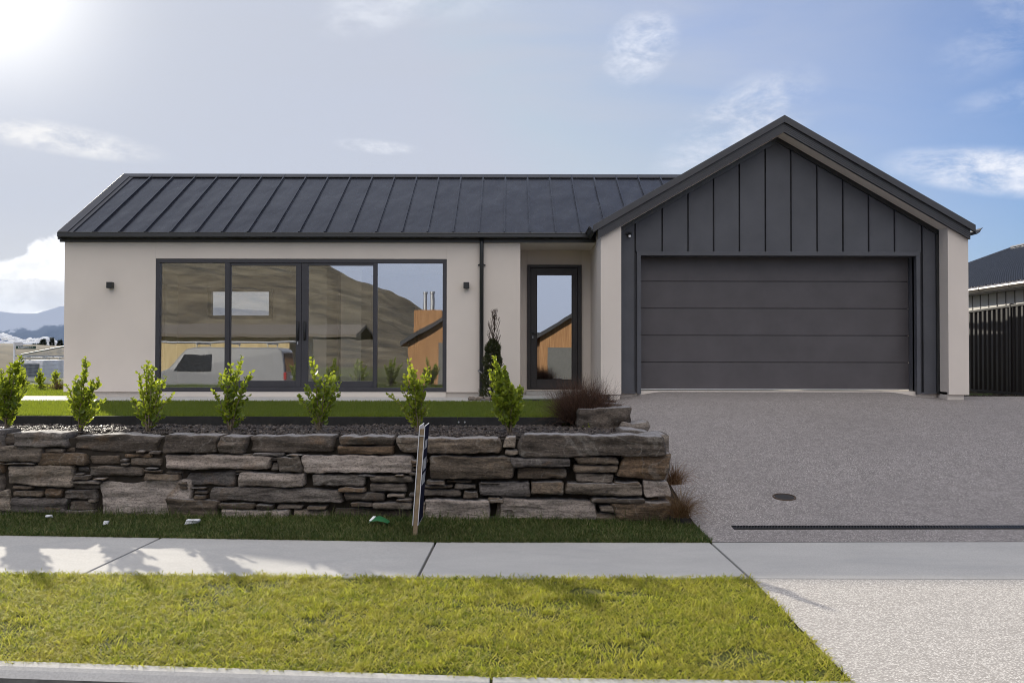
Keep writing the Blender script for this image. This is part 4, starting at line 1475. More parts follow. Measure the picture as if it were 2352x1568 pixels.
shrub((733, 990), crop_pts(*SE, [(325, 150), (620, 350), (710, 505), (530, 390), (245, 525), (150, 660), (440, 400), (660, 440), (300, 830), (700, 640), (580, 560)]), 10.05, 'many stemmed young shrub below the meeting handles of the sliding doors', 35)
shrub((960, 988), crop_pts(*SE, [(1665, 170), (1930, 280), (1850, 400), (1610, 370), (1390, 650), (1580, 560), (1935, 770), (1720, 330), (1560, 860), (1760, 480)]), 10.05, 'young shrub right behind the leaning sale sign', 36)
shrub((1170, 978), crop_pts(*SG, [(285, 660), (390, 780), (230, 810), (250, 1060), (560, 990), (600, 1020), (280, 1240), (590, 1180), (430, 900), (320, 760), (480, 1000)]), 9.9, 'young shrub in front of the dark conifer and the downpipe', 37, dens=1.6)
# small shrubs of the boundary hedge behind the side lawn
for i, (px, top, wd, lb) in enumerate(((52, 840, 14, 'small shrub at the back of the side lawn, half hidden behind the broadest shrub'), (92, 846, 15, 'small conical shrub before the rear door of the parked white van'), (128, 848, 18, 'low spreading shrub against the left end wall of the house'))):
    Y = 21.2
    tips = [(px + wd * f, top + 38 * abs(f) ** 1.3 + 2) for f in (-1, -.6, -.25, 0, .3, .65, 1)]
    shrub((px, 888), tips, Y, lb, 60 + i, LAWN_Z - .01, 'small shrubs behind the side lawn', .085, .55)

# conifer beside the downpipe
con = empty('conifer', (at(1130, 915, 16.1).x, 16.1, LAWN_Z), 'narrow dark conifer with bare twiggy top growing beside the downpipe', 'tree')
cr = np.random.default_rng(9)
cb = Vector(con.location)
ctop = at(1136, 712, 16.1).z
cfol = at(1136, 785, 16.1).z
tk = MB().tube([cb, cb + Vector((.02, 0, .8)), (cb.x + .05, 16.1, ctop)], .02, 7, .004)
crn = random.Random(2)
for i in range(46):
    z = crn.uniform(cfol - .25, ctop - .12)
    f = 1 - (z - cfol) / (ctop - cfol)
    o = Vector((cb.x + .02 + (z - cb.z) / (ctop - cb.z) * .03, 16.1, z))
    a = crn.uniform(0, 6.283); l = .10 + .22 * max(0, min(1, f))
    e = o + Vector((math.cos(a) * l * .38, math.sin(a) * l * .38, l))
    tk.tube([o, o + (e - o) * .5 + Vector((0, 0, -.01)), e], .0045, 5, .002)
    for q in range(3):
        s = o + (e - o) * crn.uniform(.3, .9); a = crn.uniform(0, 6.283)
        tk.tube([s, s + Vector((math.cos(a) * .03, math.sin(a) * .03, .06))], .003, 4, .0015)
tk.build('trunk', m_ground('twig_bark', [(.3, (.045, .032, .025)), (.7, (.10, .075, .06))], 40, .4), con, 0, True)
nP = 5200
zz = cr.uniform(0, 1, nP) ** .9
R = np.interp(zz, [0, .12, .35, .5, .58, .75, .9, 1], [.19, .20, .17, .16, .145, .15, .10, .03]) * (1 + .18 * np.sin(zz * 23))
an = cr.uniform(0, 6.283, nP); rr_ = R * np.sqrt(cr.uniform(.25, 1, nP))
P = np.stack([cb.x + .0 + zz * .02 + np.cos(an) * rr_, 16.1 + np.sin(an) * rr_, LAWN_Z + .02 + zz * (cfol - LAWN_Z)], 1)
Dv = np.stack([np.cos(an) * .6, np.sin(an) * .6, np.full(nP, .9)], 1) + cr.normal(0, .35, (nP, 3))
V, T = leaf_cloud(P, Dv, cr.uniform(.03, .075, nP), cr.uniform(.008, .016, nP), cr, .1)
np_mesh('foliage', V, T, m_leaf('conifer_spray', [(.018, .028, .009), (.032, .045, .014), (.05, .055, .02), (.06, .05, .025)], (.08, .12, .02), .15, .6, .3), con)
tie = MB()
p0, p1 = at(1098, 850, 16.75), at(1116, 863, 16.2)
for k in range(9):
    a, b = p0 + (p1 - p0) * (k / 9), p0 + (p1 - p0) * ((k + .85) / 9)
    tie.bar(a, b, .016 if k % 2 else .006, .006 if k % 2 else .016)
tie.build('tie_chain', STEEL, con)


# wiry red-brown bush and tussocks
def strands(n, basef, dirf, lenr, r, w0, segs=5, curl=.25, droop=.0):
    """Thin curved ribbons."""
    P = basef(n); D = dirf(n)
    D /= np.linalg.norm(D, axis=1, keepdims=True)
    L = r.uniform(*lenr, n)
    step = (L / segs)[:, None]
    pts = [P]
    for k in range(segs):
        D = D + r.normal(0, curl, (n, 3)) * .5
        D[:, 2] -= droop * (k + 1) / segs
        D /= np.linalg.norm(D, axis=1, keepdims=True)
        pts.append(pts[-1] + D * step)
    S = r.normal(0, 1, (n, 3)); S[:, 2] *= .3
    S /= np.linalg.norm(S, axis=1, keepdims=True)
    V = []
    for k, p in enumerate(pts):
        w = w0 * (1 - .8 * k / segs) / 2
        V += [p - S * w, p + S * w]
    V = np.stack(V, 1)
    m_ = 2 * (segs + 1)
    b = (np.arange(n) * m_)[:, None]
    T = []
    for k in range(segs):
        T += [b + np.array([2 * k, 2 * k + 1, 2 * k + 3]), b + np.array([2 * k, 2 * k + 3, 2 * k + 2])]
    return V.reshape(-1, 3), np.concatenate(T, 0)


WIRY = m_leaf('wiry_twig', [(.035, .020, .016), (.065, .035, .027), (.10, .055, .04), (.13, .085, .06)], (.12, .06, .04), .12, .7, .25)
TUSS = m_leaf('tussock_blade', [(.07, .035, .018), (.13, .065, .03), (.19, .105, .05), (.27, .18, .10)], (.30, .16, .07), .30, .55, .3)
wr = np.random.default_rng(77)
wb = at(1338, 957, 11.0)
wiry = empty('wiry_bush', (wb.x, 11.0, .88), 'dense wiry red brown bush beside the boulders in front of the door', 'bush')


def wbase(n):
    a = wr.uniform(0, 6.283, n); q = np.sqrt(wr.random(n)) * .19
    return np.stack([wb.x + np.cos(a) * q * 1.2, 11.0 + np.sin(a) * q, np.full(n, .86) + wr.uniform(0, .08, n)], 1)


def wdir(n):
    return np.stack([wr.normal(0, .55, n), wr.normal(0, .5, n), wr.uniform(.35, 1.1, n)], 1)


V, T = strands(5200, wbase, wdir, (.26, .60), wr, .0046, 7, .5)
np_mesh('twigs', V, T, WIRY, wiry)
V, T = strands(160, wbase, lambda n: np.stack([wr.normal(.35, .6, n), wr.normal(0, .5, n), wr.uniform(.3, 1.0, n)], 1), (.45, .78), wr, .003, 9, .45)
np_mesh('stray_twigs', V, T, WIRY, wiry)


def tussock(x, y, z, n, L, label, seed, spread=.6, bias=(.15, -.1), droop=.35, mat_=None):
    r = np.random.default_rng(seed)
    root = empty('tussock', (x, y, z), label, 'tussock', 'brown tussock grasses beside the driveway')
    V, T = strands(n, lambda n: np.stack([x + r.normal(0, .035, n), y + r.normal(0, .035, n), np.full(n, z)], 1),
                   lambda n: np.stack([r.normal(bias[0], spread, n), r.normal(bias[1], spread, n), r.uniform(.8, 1.3, n)], 1), L, r, .0038, 7, .10, droop)
    np_mesh('blades', V, T, mat_ or TUSS, root)
    return root


tl = [((1562, 1187), 8.98, 700, (.22, .42), 'tallest brown tussock at the street end of the stone wall', 1),
      ((1548, 1112), 9.55, 500, (.18, .34), 'dark tussock behind the wall corner, second from the street', 2),
      ((1500, 996), 10.35, 420, (.20, .36), 'fine tussock behind the end of the wide capstone', 3),
      ((1458, 965), 11.1, 620, (.26, .48), 'dense tussock at the right end of the front boulder', 4),
      ((1428, 930), 12.4, 420, (.20, .40), 'tussock behind the boulders, nearest the garage pier', 5),
      ((1475, 985), 10.75, 300, (.18, .32), 'small tussock between the boulder and the capstone', 6)]
for (p, Y, n, L, lb, sd_) in tl:
    q = at(*p, Y)
    z = max(drive_z(1.85, Y) - .02, .0)
    tussock(min(q.x, 1.76), Y, q.z if abs(q.z - z) < .3 else z, n, L, lb, 300 + sd_)
gt = at(1268 + 0, 0, 10) if False else None
# bright little weed in front of the boulder
wq = at(1355, 974, 10.6)
weed = empty('weed', (wq.x, 10.6, .82), 'small bright green weed in front of the dark boulder end', 'weed')
wrr = np.random.default_rng(4)
P = np.stack([wq.x + wrr.normal(0, .045, 90), 10.6 + wrr.normal(0, .03, 90), .83 + wrr.uniform(0, .04, 90)], 1)
V, T = leaf_cloud(P, np.stack([wrr.normal(0, .6, 90), wrr.normal(0, .6, 90), wrr.uniform(.3, 1, 90)], 1), wrr.uniform(.03, .06, 90), wrr.uniform(.008, .016, 90), wrr)
np_mesh('foliage', V, T, LEAF, weed)
# side verge of dark soil below the end tussocks
grid('drive_edge_soil', SOIL, lin(1.50, 1.81, 6), lin(8.95, 16.0, 40), lambda x, y: drive_z(1.85, y) - .012 - .0 * x)
grid('rockery_soil', SOIL, lin(.55, 1.62, 8), lin(10.9, 16.7, 30), lambda x, y: (LAWN_Z - .02 + .03 * fbm(x * 3, y * 3)) * (1 - max(0, x - 1.2) / .42 * .4) + max(0, x - 1.2) / .42 * .4 * (drive_z(1.85, y) - .01))

# boulders
for nm, (a, b, c, d_), Y, dep, lb, sd_ in (('boulder', (1330, 937, 1452, 985), 10.55, .5, 'larger flat topped boulder with a dark left end, below the wiry bush', 41),
                                      ('boulder', (1378, 928, 1428, 948), 11.6, .5, 'smaller pale boulder half hidden behind the larger one', 42)):
    x0, x1, z0, z1 = rect(a, b, c, d_, Y)
    V, T = stone_arrays(x0, x1, z0 - .05, z1, Y, dep, sd_, .025, -.03, 1.3)
    tag(np_mesh(nm, V, T, BOULDER, None, False), lb, 'boulder', 'boulders beside the driveway')

# low stones by the conifer and the black cap by the step
V, T = [], []
rs = random.Random(8)
b_ = 0
for i in range(26):
    x = at(rs.uniform(1078, 1125), 915, 15.7).x; y = rs.uniform(15.5, 16.0)
    v, t = stone_arrays(x - .05, x + .05, LAWN_Z - .01, LAWN_Z + rs.uniform(.03, .07), y, .09, i, .035)
    V.append(v); T.append(t + b_); b_ += len(v)
tag(np_mesh('stone_chips', np.vstack(V), np.vstack(T), BOULDER, None, True), 'small heap of grey stones at the foot of the downpipe', 'stones', kind='stuff')
cp = at(1231, 915, 15.6)
tag(MB().tube([(cp.x - .05, 15.6, LAWN_Z), (cp.x + .05, 15.6, LAWN_Z)], .03, 12).box(cp.x - .05, cp.x + .05, 15.57, 15.63, LAWN_Z - .02, LAWN_Z + .03).build('drain_outlet', K_BLACK, None, .004), 'small black drain cap on the lawn in front of the door step', 'drain')

# ------------------------------------------------------------------ sale sign
sg = empty('sale_sign', (-.845, 8.42, .03), 'leaning two panel sale sign on a timber post, seen edge on', 'sign')
lean = math.tan(rad(3.9))
def sx(z): return -.868 + (z - .05) * lean
def slant(mb, xo0, xo1, y0, y1, z0, z1):
    mb.hexa([(sx(z0) + xo0, y0, z0), (sx(z0) + xo1, y0, z0), (sx(z0) + xo1, y1, z0), (sx(z0) + xo0, y1, z0), (sx(z1) + xo0, y0, z1), (sx(z1) + xo1, y0, z1), (sx(z1) + xo1, y1, z1), (sx(z1) + xo0, y1, z1)])
POSTW = m_ground('weathered_pine', [(.3, (.16, .115, .07)), (.7, (.30, .235, .16))], 14, .3)
p_ = MB(); slant(p_, -.020, .020, 8.36, 8.405, .02, .99); p_.build('post', POSTW, sg, .002)
NAVY = m_plain('navy_print', (.016, .016, .032), .85, .05)
SIGNW = m_plain('sign_board', (.50, .50, .52), .7, .2)
for off in (-.026, .022):
    pn = MB(); slant(pn, off - .003, off + .004, 8.345, 8.76, .115, 1.02)
    pno = pn.build('panel', SIGNW, sg)
    if off > 0:
        f = MB(); slant(f, off + .0042, off + .0055, 8.350, 8.755, .125, 1.014); f.build('printed_face', NAVY, pno)
        lt = MB()
        rl = random.Random(3)
        for (za, zb, ya, yb, n_) in ((.80, .88, 8.42, 8.68, 5), (.60, .71, 8.40, 8.70, 6), (.47, .57, 8.40, 8.70, 6)):
            for k in range(n_):
                y0 = ya + (yb - ya) * k / n_
                slant(lt, off + .0056, off + .0065, y0, y0 + (yb - ya) / n_ * rl.uniform(.25, .45), za, zb)
        lt.build('lettering', WHITE, pno)
MB().tube([(sx(.93) - .03, 8.352, .93), (sx(.93) + .03, 8.352, .93)], .006, 8).build('bolt', STEEL, sg)

# litter
def rag(px, py, Y, sx_, sy_, sz_, m, nm, lb, seed):
    p = hit(px, py, strip_z)
    Y = p.y
    zb = strip_z(p.x, Y) + .01
    V, T = stone_arrays(p.x - sx_ / 2, p.x + sx_ / 2, zb, zb + sz_, Y - sy_ / 2, sy_, seed, .018, .05, 1.2)
    return tag(np_mesh(nm, V, T, m, None, True), lb, 'litter')


PAPER = m_plain('white_rubbish', (.66, .67, .70), .7)
rag(442, 1205, 8.72, .135, .08, .045, PAPER, 'plaster_lump', 'largest white lump in the grass below the big pale wall boulder', 91)
rag(242, 1208, 8.66, .045, .04, .04, PAPER, 'paper_scrap', 'small folded white scrap on the grass nearer the footpath', 92)
rag(114, 1192, 8.85, .05, .04, .03, PAPER, 'plaster_lump', 'small white lump at the foot of the wall towards the left end', 93)
gp = hit(868, 1207, strip_z)
gb = MB()
zb = strip_z(gp.x, gp.y) + .03
pr_ = [(-.09, .0), (-.06, .045), (0, .06), (.05, .04), (.10, .0)]
vs = [(gp.x + a, gp.y - .04, zb + b * .4) for a, b in pr_] + [(gp.x + a + .01, gp.y + .04, zb + b) for a, b in pr_] + [(gp.x + a, gp.y + .10, zb + b * .3) for a, b in pr_]
fs = [(r_ * 5 + i, r_ * 5 + i + 1, (r_ + 1) * 5 + i + 1, (r_ + 1) * 5 + i) for r_ in range(2) for i in range(4)]
gb.add(vs, fs)
gpo = gb.build('plastic_wrapper', m_plain('green_plastic', (.03, .16, .06), .3), None, 0, True)
tag(gpo, 'crumpled green plastic wrapper in the grass at the wall foot', 'litter')
MB().bar((gp.x - .07, gp.y - .02, zb + .02), (gp.x - .04, gp.y + .05, zb + .052), .03, .004).build('stripe', WHITE, gpo)

# channel drain and round cover in the driveway
ch_x0 = at(1684, 1200, 8.7).x
cd = empty('channel_drain', (ch_x0, 8.71, drive_z(3, 8.71)), 'long black slotted channel drain across the foot of the driveway', 'drain')
c1 = MB(); x1_ = 8.0
def dz(x, y): return drive_z(max(x, 2.0), y) + .004
c1.hexa([(ch_x0, 8.655, dz(2, 8.655) - .05), (x1_, 8.655, dz(8, 8.655) - .05), (x1_, 8.775, dz(8, 8.775) - .05), (ch_x0, 8.775, dz(2, 8.775) - .05), (ch_x0, 8.655, dz(2, 8.655)), (x1_, 8.655, dz(8, 8.655)), (x1_, 8.775, dz(8, 8.775)), (ch_x0, 8.775, dz(2, 8.775))])
c1.build('channel', m_plain('drain_black', (.006, .006, .007), .6), cd)
c2 = MB()
x = ch_x0 + .02
while x < x1_:
    c2.bar((x, 8.67, dz(x, 8.67) + .004), (x + .03, 8.76, dz(x, 8.76) + .004), .010, .006)
    x += .028
c2.bar((ch_x0, 8.66, dz(2, 8.66) + .004), (x1_, 8.66, dz(8, 8.66) + .004), .012, .008).bar((ch_x0, 8.77, dz(2, 8.77) + .004), (x1_, 8.77, dz(8, 8.77) + .004), .012, .008)
c2.build('grate', m_plain('grate_black', (.014, .014, .015), .35), cd)
mh = hit(1801.5, 1141.8, lambda x, y: drive_z(x, y))
mc = MB()
nrm = Vector((0, -.1475, 1)).normalized()
mc.tube([mh - nrm * .03, mh + nrm * .008], .10, 28)
mho = mc.build('drain_cover', m_plain('cast_iron', (.025, .022, .02), .6), None, .003)
tag(mho, 'small round dark iron cover set in the driveway above the channel drain', 'drain cover')
ring = MB()
for k in range(28):
    a0, a1 = 2 * math.pi * k / 28, 2 * math.pi * (k + 1) / 28
    q0 = mh + Vector((math.cos(a0) * .115, math.sin(a0) * .115, math.sin(a0) * .115 * .1475)) + nrm * .005
    q1 = mh + Vector((math.cos(a1) * .115, math.sin(a1) * .115, math.sin(a1) * .115 * .1475)) + nrm * .005
    ring.bar(q0, q1, .016, .012)
ring.build('rim', m_plain('rusty_rim', (.07, .045, .03), .7), mho)

# ------------------------------------------------------------------ right: fence and neighbour's house
FX = 10.27
fence = empty('metal_fence', (FX, 19, .9), 'tall black ribbed steel fence between the garage and the neighbouring house', 'fence')
FM = m_metal('fence_steel', (.012, .010, .010), .42, 0, .35)
fp = MB()
Y = 17.0
prof = []
while Y < 27:
    prof += [(Y, 0), (Y + .03, .035), (Y + .10, .035), (Y + .13, 0)]
    Y += .19
ztop = lambda y: 2.735 - .022 * (y - 18.6)
for (y0, d0), (y1, d1) in zip(prof[:-1], prof[1:]):
    fp.hexa([(FX - d0, y0, .93), (FX - d0 + .012, y0, .93), (FX - d1 + .012, y1, .93), (FX - d1, y1, .93), (FX - d0, y0, ztop(y0) - .04), (FX - d0 + .012, y0, ztop(y0) - .04), (FX - d1 + .012, y1, ztop(y1) - .04), (FX - d1, y1, ztop(y1) - .04)])
fp.build('panel', FM, fence)
rl_ = MB()
rl_.hexa([(FX - .05, 17, ztop(17) - .05), (FX + .03, 17, ztop(17) - .05), (FX + .03, 27, ztop(27) - .05), (FX - .05, 27, ztop(27) - .05), (FX - .05, 17, ztop(17)), (FX + .03, 17, ztop(17)), (FX + .03, 27, ztop(27)), (FX - .05, 27, ztop(27))])
rl_.build('top_rail', FM, fence, .004)
MB().box(FX - .05, FX + .03, 17, 27, .90, .955).build('bottom_rail', FM, fence)
for y in (18.62, 21.0, 23.4, 25.8):
    MB().box(FX - .055, FX + .035, y - .03, y + .03, .86, ztop(y) + .025).build('post', FM, fence, .004)
tag(MB().box(FX + .06, FX + .2, 16.8, 27.2, .75, .905).build('fence_plinth', m_plain('plinth', (.66, .60, .46), .8)), 'cream concrete plinth under the black fence', 'plinth')
grid('yard', SOIL, lin(8.1, 10.35, 12), lin(16.5, 24, 20), lambda x, y: .885 + .03 * fbm(x * 4, y * 4))
chips('soil_clods', 260, (8.3, 10.2), (16.9, 18.5), lambda x, y: .89, .04, SOIL, 5)

NX = 12.1
nb = empty('neighbour_house', (15.4, 24, .8), 'neighbouring house with dark corrugated hip roof and pale battened wall behind the fence', 'house')
nw = MB().box(NX, 18.9, 16.5, 31.2, .6, 3.32)
nwo = nw.build('wall', m_plaster('neighbour_wall', (.72, .70, .66)), nb)
bt = MB()
Y = 16.6
while Y < 31:
    bt.box(NX - .012, NX, Y, Y + .035, .8, 3.31); Y += .40
bt.build('batten', m_plain('neighbour_batten', (.20, .19, .18), .7), nwo)
RXr, RZr, EVX, EVZ = 15.43, 5.0, 11.75, 3.40
nr = MB()
Y0, Y1 = 13.0, 31.5
yr0, yr1 = Y0 + 3.6, 27.9
nr.add([(EVX, Y0, EVZ), (EVX, Y1, EVZ), (RXr, yr1, RZr), (RXr, yr0, RZr), (2 * RXr - EVX, Y0, EVZ), (2 * RXr - EVX, Y1, EVZ)],
       [(0, 1, 2, 3), (3, 2, 5, 4), (0, 3, 4), (1, 5, 2)])
sl = (RZr - EVZ) / (RXr - EVX)
Y = Y0 + .05
CORR = m_metal('corrugated_steel', (.020, .021, .024), .35)
while Y < Y1:
    xe = RXr
    if Y > yr1: xe = EVX + (Y1 - Y) * (RXr - EVX) / (Y1 - yr1)
    if Y < yr0: xe = EVX + (Y - Y0) * (RXr - EVX) / (yr0 - Y0)
    if xe - EVX > .1:
        nr.bar((EVX - .02, Y, EVZ + .012), (xe, Y, EVZ + .012 + (xe - EVX) * sl), .05, .075)
    Y += .16
nro = nr.build('roof', CORR, nb)
hp = MB().bar((EVX, Y1, EVZ + .03), (RXr, yr1, RZr + .04), .16, .03).bar((RXr, yr1, RZr + .05), (RXr, yr0, RZr + .05), .18, .04).bar((EVX, Y0, EVZ + .03), (RXr, yr0, RZr + .04), .16, .03)
hp.build('hip_cap', m_plain('hip_grey', (.22, .22, .24), .3, .5, .6), nro)
ng = MB().tube([(EVX - .06, y, EVZ - .05) for y in (13, 18, 24, 31.5)], .075, 14)
for y in np.arange(17.2, 31, 1.35): ng.disc((EVX - .06, y, EVZ - .05), .083, .05, 14, 'Y')
ng.box(EVX - .02, NX, 13.1, 31.4, EVZ - .14, EVZ - .10)
ng.build('gutter', m_metal('bronze_gutter', (.10, .085, .08), .3), nb)

fh = empty('far_house', (22.5, 48, 0), 'far dark roofed house showing only its roof behind the neighbouring house', 'house')
fz = at(2224, 602, 46).z
MB().box(20.5, 27, 46, 54, -.5, fz - .9).build('wall', W_WALL, fh)
MB().ext_x([(45.6, fz - 1.1), (50, fz + .05), (54.4, fz - 1.1), (54.4, fz - 1.25), (50, fz - .1), (45.6, fz - 1.25)], 20, 23.6).build('roof', CORR, fh)


# ------------------------------------------------------------------ left: van, street sign, site fence, trees, mountain
def van(loc, rz, label, group=None):
    root = empty('van', loc, label, 'van', group)
    body = MB()
    prof = [(-2.35, .35), (-2.40, .75), (-2.36, 1.1), (-2.24, 1.86), (-2.10, 1.97), (.9, 1.99), (1.15, 1.93), (1.75, 1.22), (2.30, 1.02), (2.40, .75), (2.38, .35)]
    # tapered towards the roof
    vs = []
    for sgn in (-1, 1):
        for (y, z) in prof:
            hw = .86 if z < 1.1 else .86 - (z - 1.1) * .11
            vs.append((sgn * hw, y, z))
    n = len(prof)
    body.add(vs, [tuple(range(n)), tuple(range(2 * n - 1, n - 1, -1))] + [(i, (i + 1) % n, n + (i + 1) % n, n + i) for i in range(n)])
    bo = body.build('body', m_plain('van_white', (.70, .71, .73), .22), root, .05)
    vg = m_plain('van_glass', (.012, .014, .016), .08)
    quads = [[(-.70, -2.375, 1.12), (.70, -2.375, 1.12), (.62, -2.262, 1.78), (-.62, -2.262, 1.78)],
             [(-.72, 1.70, 1.30), (.72, 1.70, 1.30), (.66, 1.19, 1.90), (-.66, 1.19, 1.90)]]
    for sgn in (-1, 1):
        x0, x1 = sgn * .872, sgn * .806
        quads.append([(x0, .25, 1.14), (x0, 1.55, 1.14), (x1, 1.18, 1.72), (x1, .25, 1.72)])
    for q in quads: MB().add(q, [(0, 1, 2, 3)]).build('window', vg, root)
    for sx_ in (-1, 1):
        for y in (-1.35, 1.45):
            wh = MB().disc((sx_ * .78, y, .33), .33, .22, 24, 'X').build('wheel', m_plain('tyre', (.015, .015, .015), .8), root)
            MB().disc((sx_ * .80, y, .33), .20, .24, 16, 'X').build('rim', m_plain('rim_grey', (.4, .4, .42), .4), wh)
        MB().box(sx_ * .80 - .08, sx_ * .80 + .08, -2.42, -2.33, .85, 1.12).build('tail_lamp', GLASSY_RED, root, .01)
    MB().box(-.80, .80, -2.46, -2.34, .34, .55).build('bumper', m_plain('bumper_grey', (.06, .06, .06), .6), root, .02)
    MB().box(-.17, .17, -2.40, -2.36, .86, .97).build('number_plate', WHITE, root)
    rk = MB()
    for y in (-1.7, -.3, .8):
        rk.tube([(-.82, y, 2.12), (.82, y, 2.12)], .022, 8)
        for s_ in (-.7, .7): rk.tube([(s_, y, 1.95), (s_, y, 2.14)], .018, 6)
    for x_ in (-.5, .35, .5): rk.tube([(x_, -2.6, 2.18), (x_, 2.2, 2.17)], .03, 8)
    for k in range(14):
        rk.bar((.35, -2.4 + k * .33, 2.18), (.5, -2.4 + k * .33, 2.18), .03, .02)
    rk.build('roof_rack', STEEL, root)
    # turn and place: children were built round the origin
    for c in root.children:
        c.matrix_parent_inverse = Matrix.Identity(4)
    for c in root.children:
        for g in c.children: g.matrix_parent_inverse = Matrix.Identity(4)
    root.rotation_euler = (0, 0, rz)
    return root


vp = at(78, 870, 48)
v1 = van((-23.8, 48.3, -.50), rad(-13), 'white van with ladders on its roof rack parked beyond the side lawn', 'parked white vans')
v2 = copy_thing(v1, (-10.3, 1.0, .0), rad(90), 1.0)
for c in v2.children:
    if c.name.startswith('body'):
        c.data = c.data.copy(); c.data.materials[0] = m_plain('van_grey', (.22, .225, .24), .3)
v2['label'] = 'pale grey van with ladders parked on the street, mirrored in the glazing'

ss = empty('street_sign', (at(33, 800, 43).x, 43, -.5), 'white street sign post with a dark green name blade', 'street sign')
sp = at(33, 785, 43)
MB().tube([(sp.x, 43, -.6), (sp.x, 43, sp.z)], .045, 10).build('post', WHITE, ss)
bx0_, bx1_, bz0_, bz1_ = rect(37.5, 794.3, 82, 801.3, 42.93)
bl = MB().box(bx0_, bx1_, 42.90, 42.95, bz0_, bz1_).build('name_blade', m_plain('sign_green', (.015, .045, .03), .4), ss)
MB().box(sp.x + .04, sp.x + .42, 42.93, 42.96, sp.z - .28, sp.z - .03).build('name_blade', m_plain('sign_back', (.5, .5, .52), .4), ss)
fc = bpy.data.curves.new('sign_text', 'FONT')
fc.body = 'KEOWN ST >'
fc.size = (bz1_ - bz0_) * .98
fc.align_x, fc.align_y = 'CENTER', 'CENTER'
fc.extrude = .004
fo = bpy.data.objects.new('lettering', fc)
COL.objects.link(fo)
fo.location = ((bx0_ + bx1_) / 2, 42.895, (bz0_ + bz1_) / 2)
fo.rotation_euler = (rad(90), 0, 0)
fo.scale = (.83, 1, 1)
fc.materials.append(WHITE)
bpy.context.view_layer.update()
dg = bpy.context.evaluated_depsgraph_get()
tme = bpy.data.meshes.new_from_object(fo.evaluated_get(dg))
tm = fo.matrix_world.copy()
bpy.data.objects.remove(fo)
tme.transform(tm)
tme.materials.clear(); tme.materials.append(WHITE)
link('lettering', tme, bl)

# temporary mesh fence: galvanised frame with a wire grid
tf = empty('mesh_fence', (at(95, 860, 27).x, 27, 0), 'temporary galvanised wire mesh fence in front of the white van', 'fence')
pa, pb = at(49, 814, 30), at(150, 795, 24)
ba, bb = Vector((pa.x, 30, -.15)), Vector((pb.x, 24, -.05))
fm_ = MB().tube([pa, pb], .022, 8).tube([ba, bb], .02, 8).tube([pa, ba], .022, 8).tube([pb, bb], .022, 8)
fm_.build('frame', STEEL, tf)
wm = MB()
for k in range(1, 46):
    t_ = k / 46
    wm.bar(pa.lerp(pb, t_), ba.lerp(bb, t_), .007)
for k in range(1, 17):
    t_ = k / 17
    wm.bar(pa.lerp(ba, t_), pb.lerp(bb, t_), .007)
wm.build('mesh', STEEL, tf)
# leaning props / pipes near the fence
# low dry shrubs, conifers on the skyline
CONI = m_leaf('far_conifer', [(.012, .020, .010), (.022, .032, .014), (.035, .042, .02)], (.05, .07, .02), .12, .7, .2)


def far_tree(px, top, bot, wd, Y, label, seed, m=None, round_=False):
    r = np.random.default_rng(seed)
    t, b = at(px, top, Y), at(px, bot, Y)
    hgt, w = t.z - b.z + 2, wd * Y / F
    root = empty('tree', (b.x, Y, b.z - 2), label, 'tree', 'trees on the skyline left of the house')
    MB().tube([(b.x, Y, b.z - 2.5), (b.x, Y, t.z - .2)], .12, 7, .03).build('trunk', BARK, root)
    n = 2600
    z = r.random(n)
    if round_: R = w * np.sqrt(np.clip(z * (1 - z) * 4, .05, 1))
    else: R = w * (1 - z) ** .8 * (.75 + .25 * np.sin(z * 40))
    a = r.uniform(0, 6.283, n); q = R * np.sqrt(r.uniform(.1, 1, n))
    P = np.stack([b.x + np.cos(a) * q, Y + np.sin(a) * q, b.z - 2 + .3 + z * (hgt - .3)], 1)
    D = np.stack([np.cos(a), np.sin(a), r.normal(.0, .4, n)], 1)
    V, T = leaf_cloud(P, D, r.uniform(.3, .8, n) * w * .55, r.uniform(.06, .14, n) * w * .6, r, .1)
    np_mesh('crown', V, T, m or CONI, root)
    return root


for i, (px, top, bot, wd, Y, lb, rd) in enumerate(((99, 780, 808, 17, 120, 'dark conifer with drooping branches behind the street sign blade', 0), (119, 776, 808, 14, 118, 'pointed dark conifer in the middle of the skyline trees', 0), (138, 782, 808, 16, 116, 'dark conifer on the skyline next to the house corner', 0),
                                       (4, 795, 810, 12, 150, 'round bare grey brown tree at the left edge of the skyline', 1), (84, 790, 808, 18, 125, 'low dark bush on the skyline left of the conifers', 1))):
    far_tree(px, top, bot, wd, Y, lb, 800 + i, None if not (i == 3) else m_leaf('bare_tree', [(.06, .045, .04), (.10, .08, .07), (.13, .1, .09)], (.1, .08, .06), .1, .8, .2), bool(rd))
# rusty grass clump at the house corner
tq = at(138, 885, 20.6)
tk_ = tussock(tq.x, 20.6, LAWN_Z, 300, (.25, .5), 'orange brown tussock against the far left corner of the house', 399, .7, (-.3, 0), .5)
tk_['group'] = 'brown tussock grasses beside the driveway'

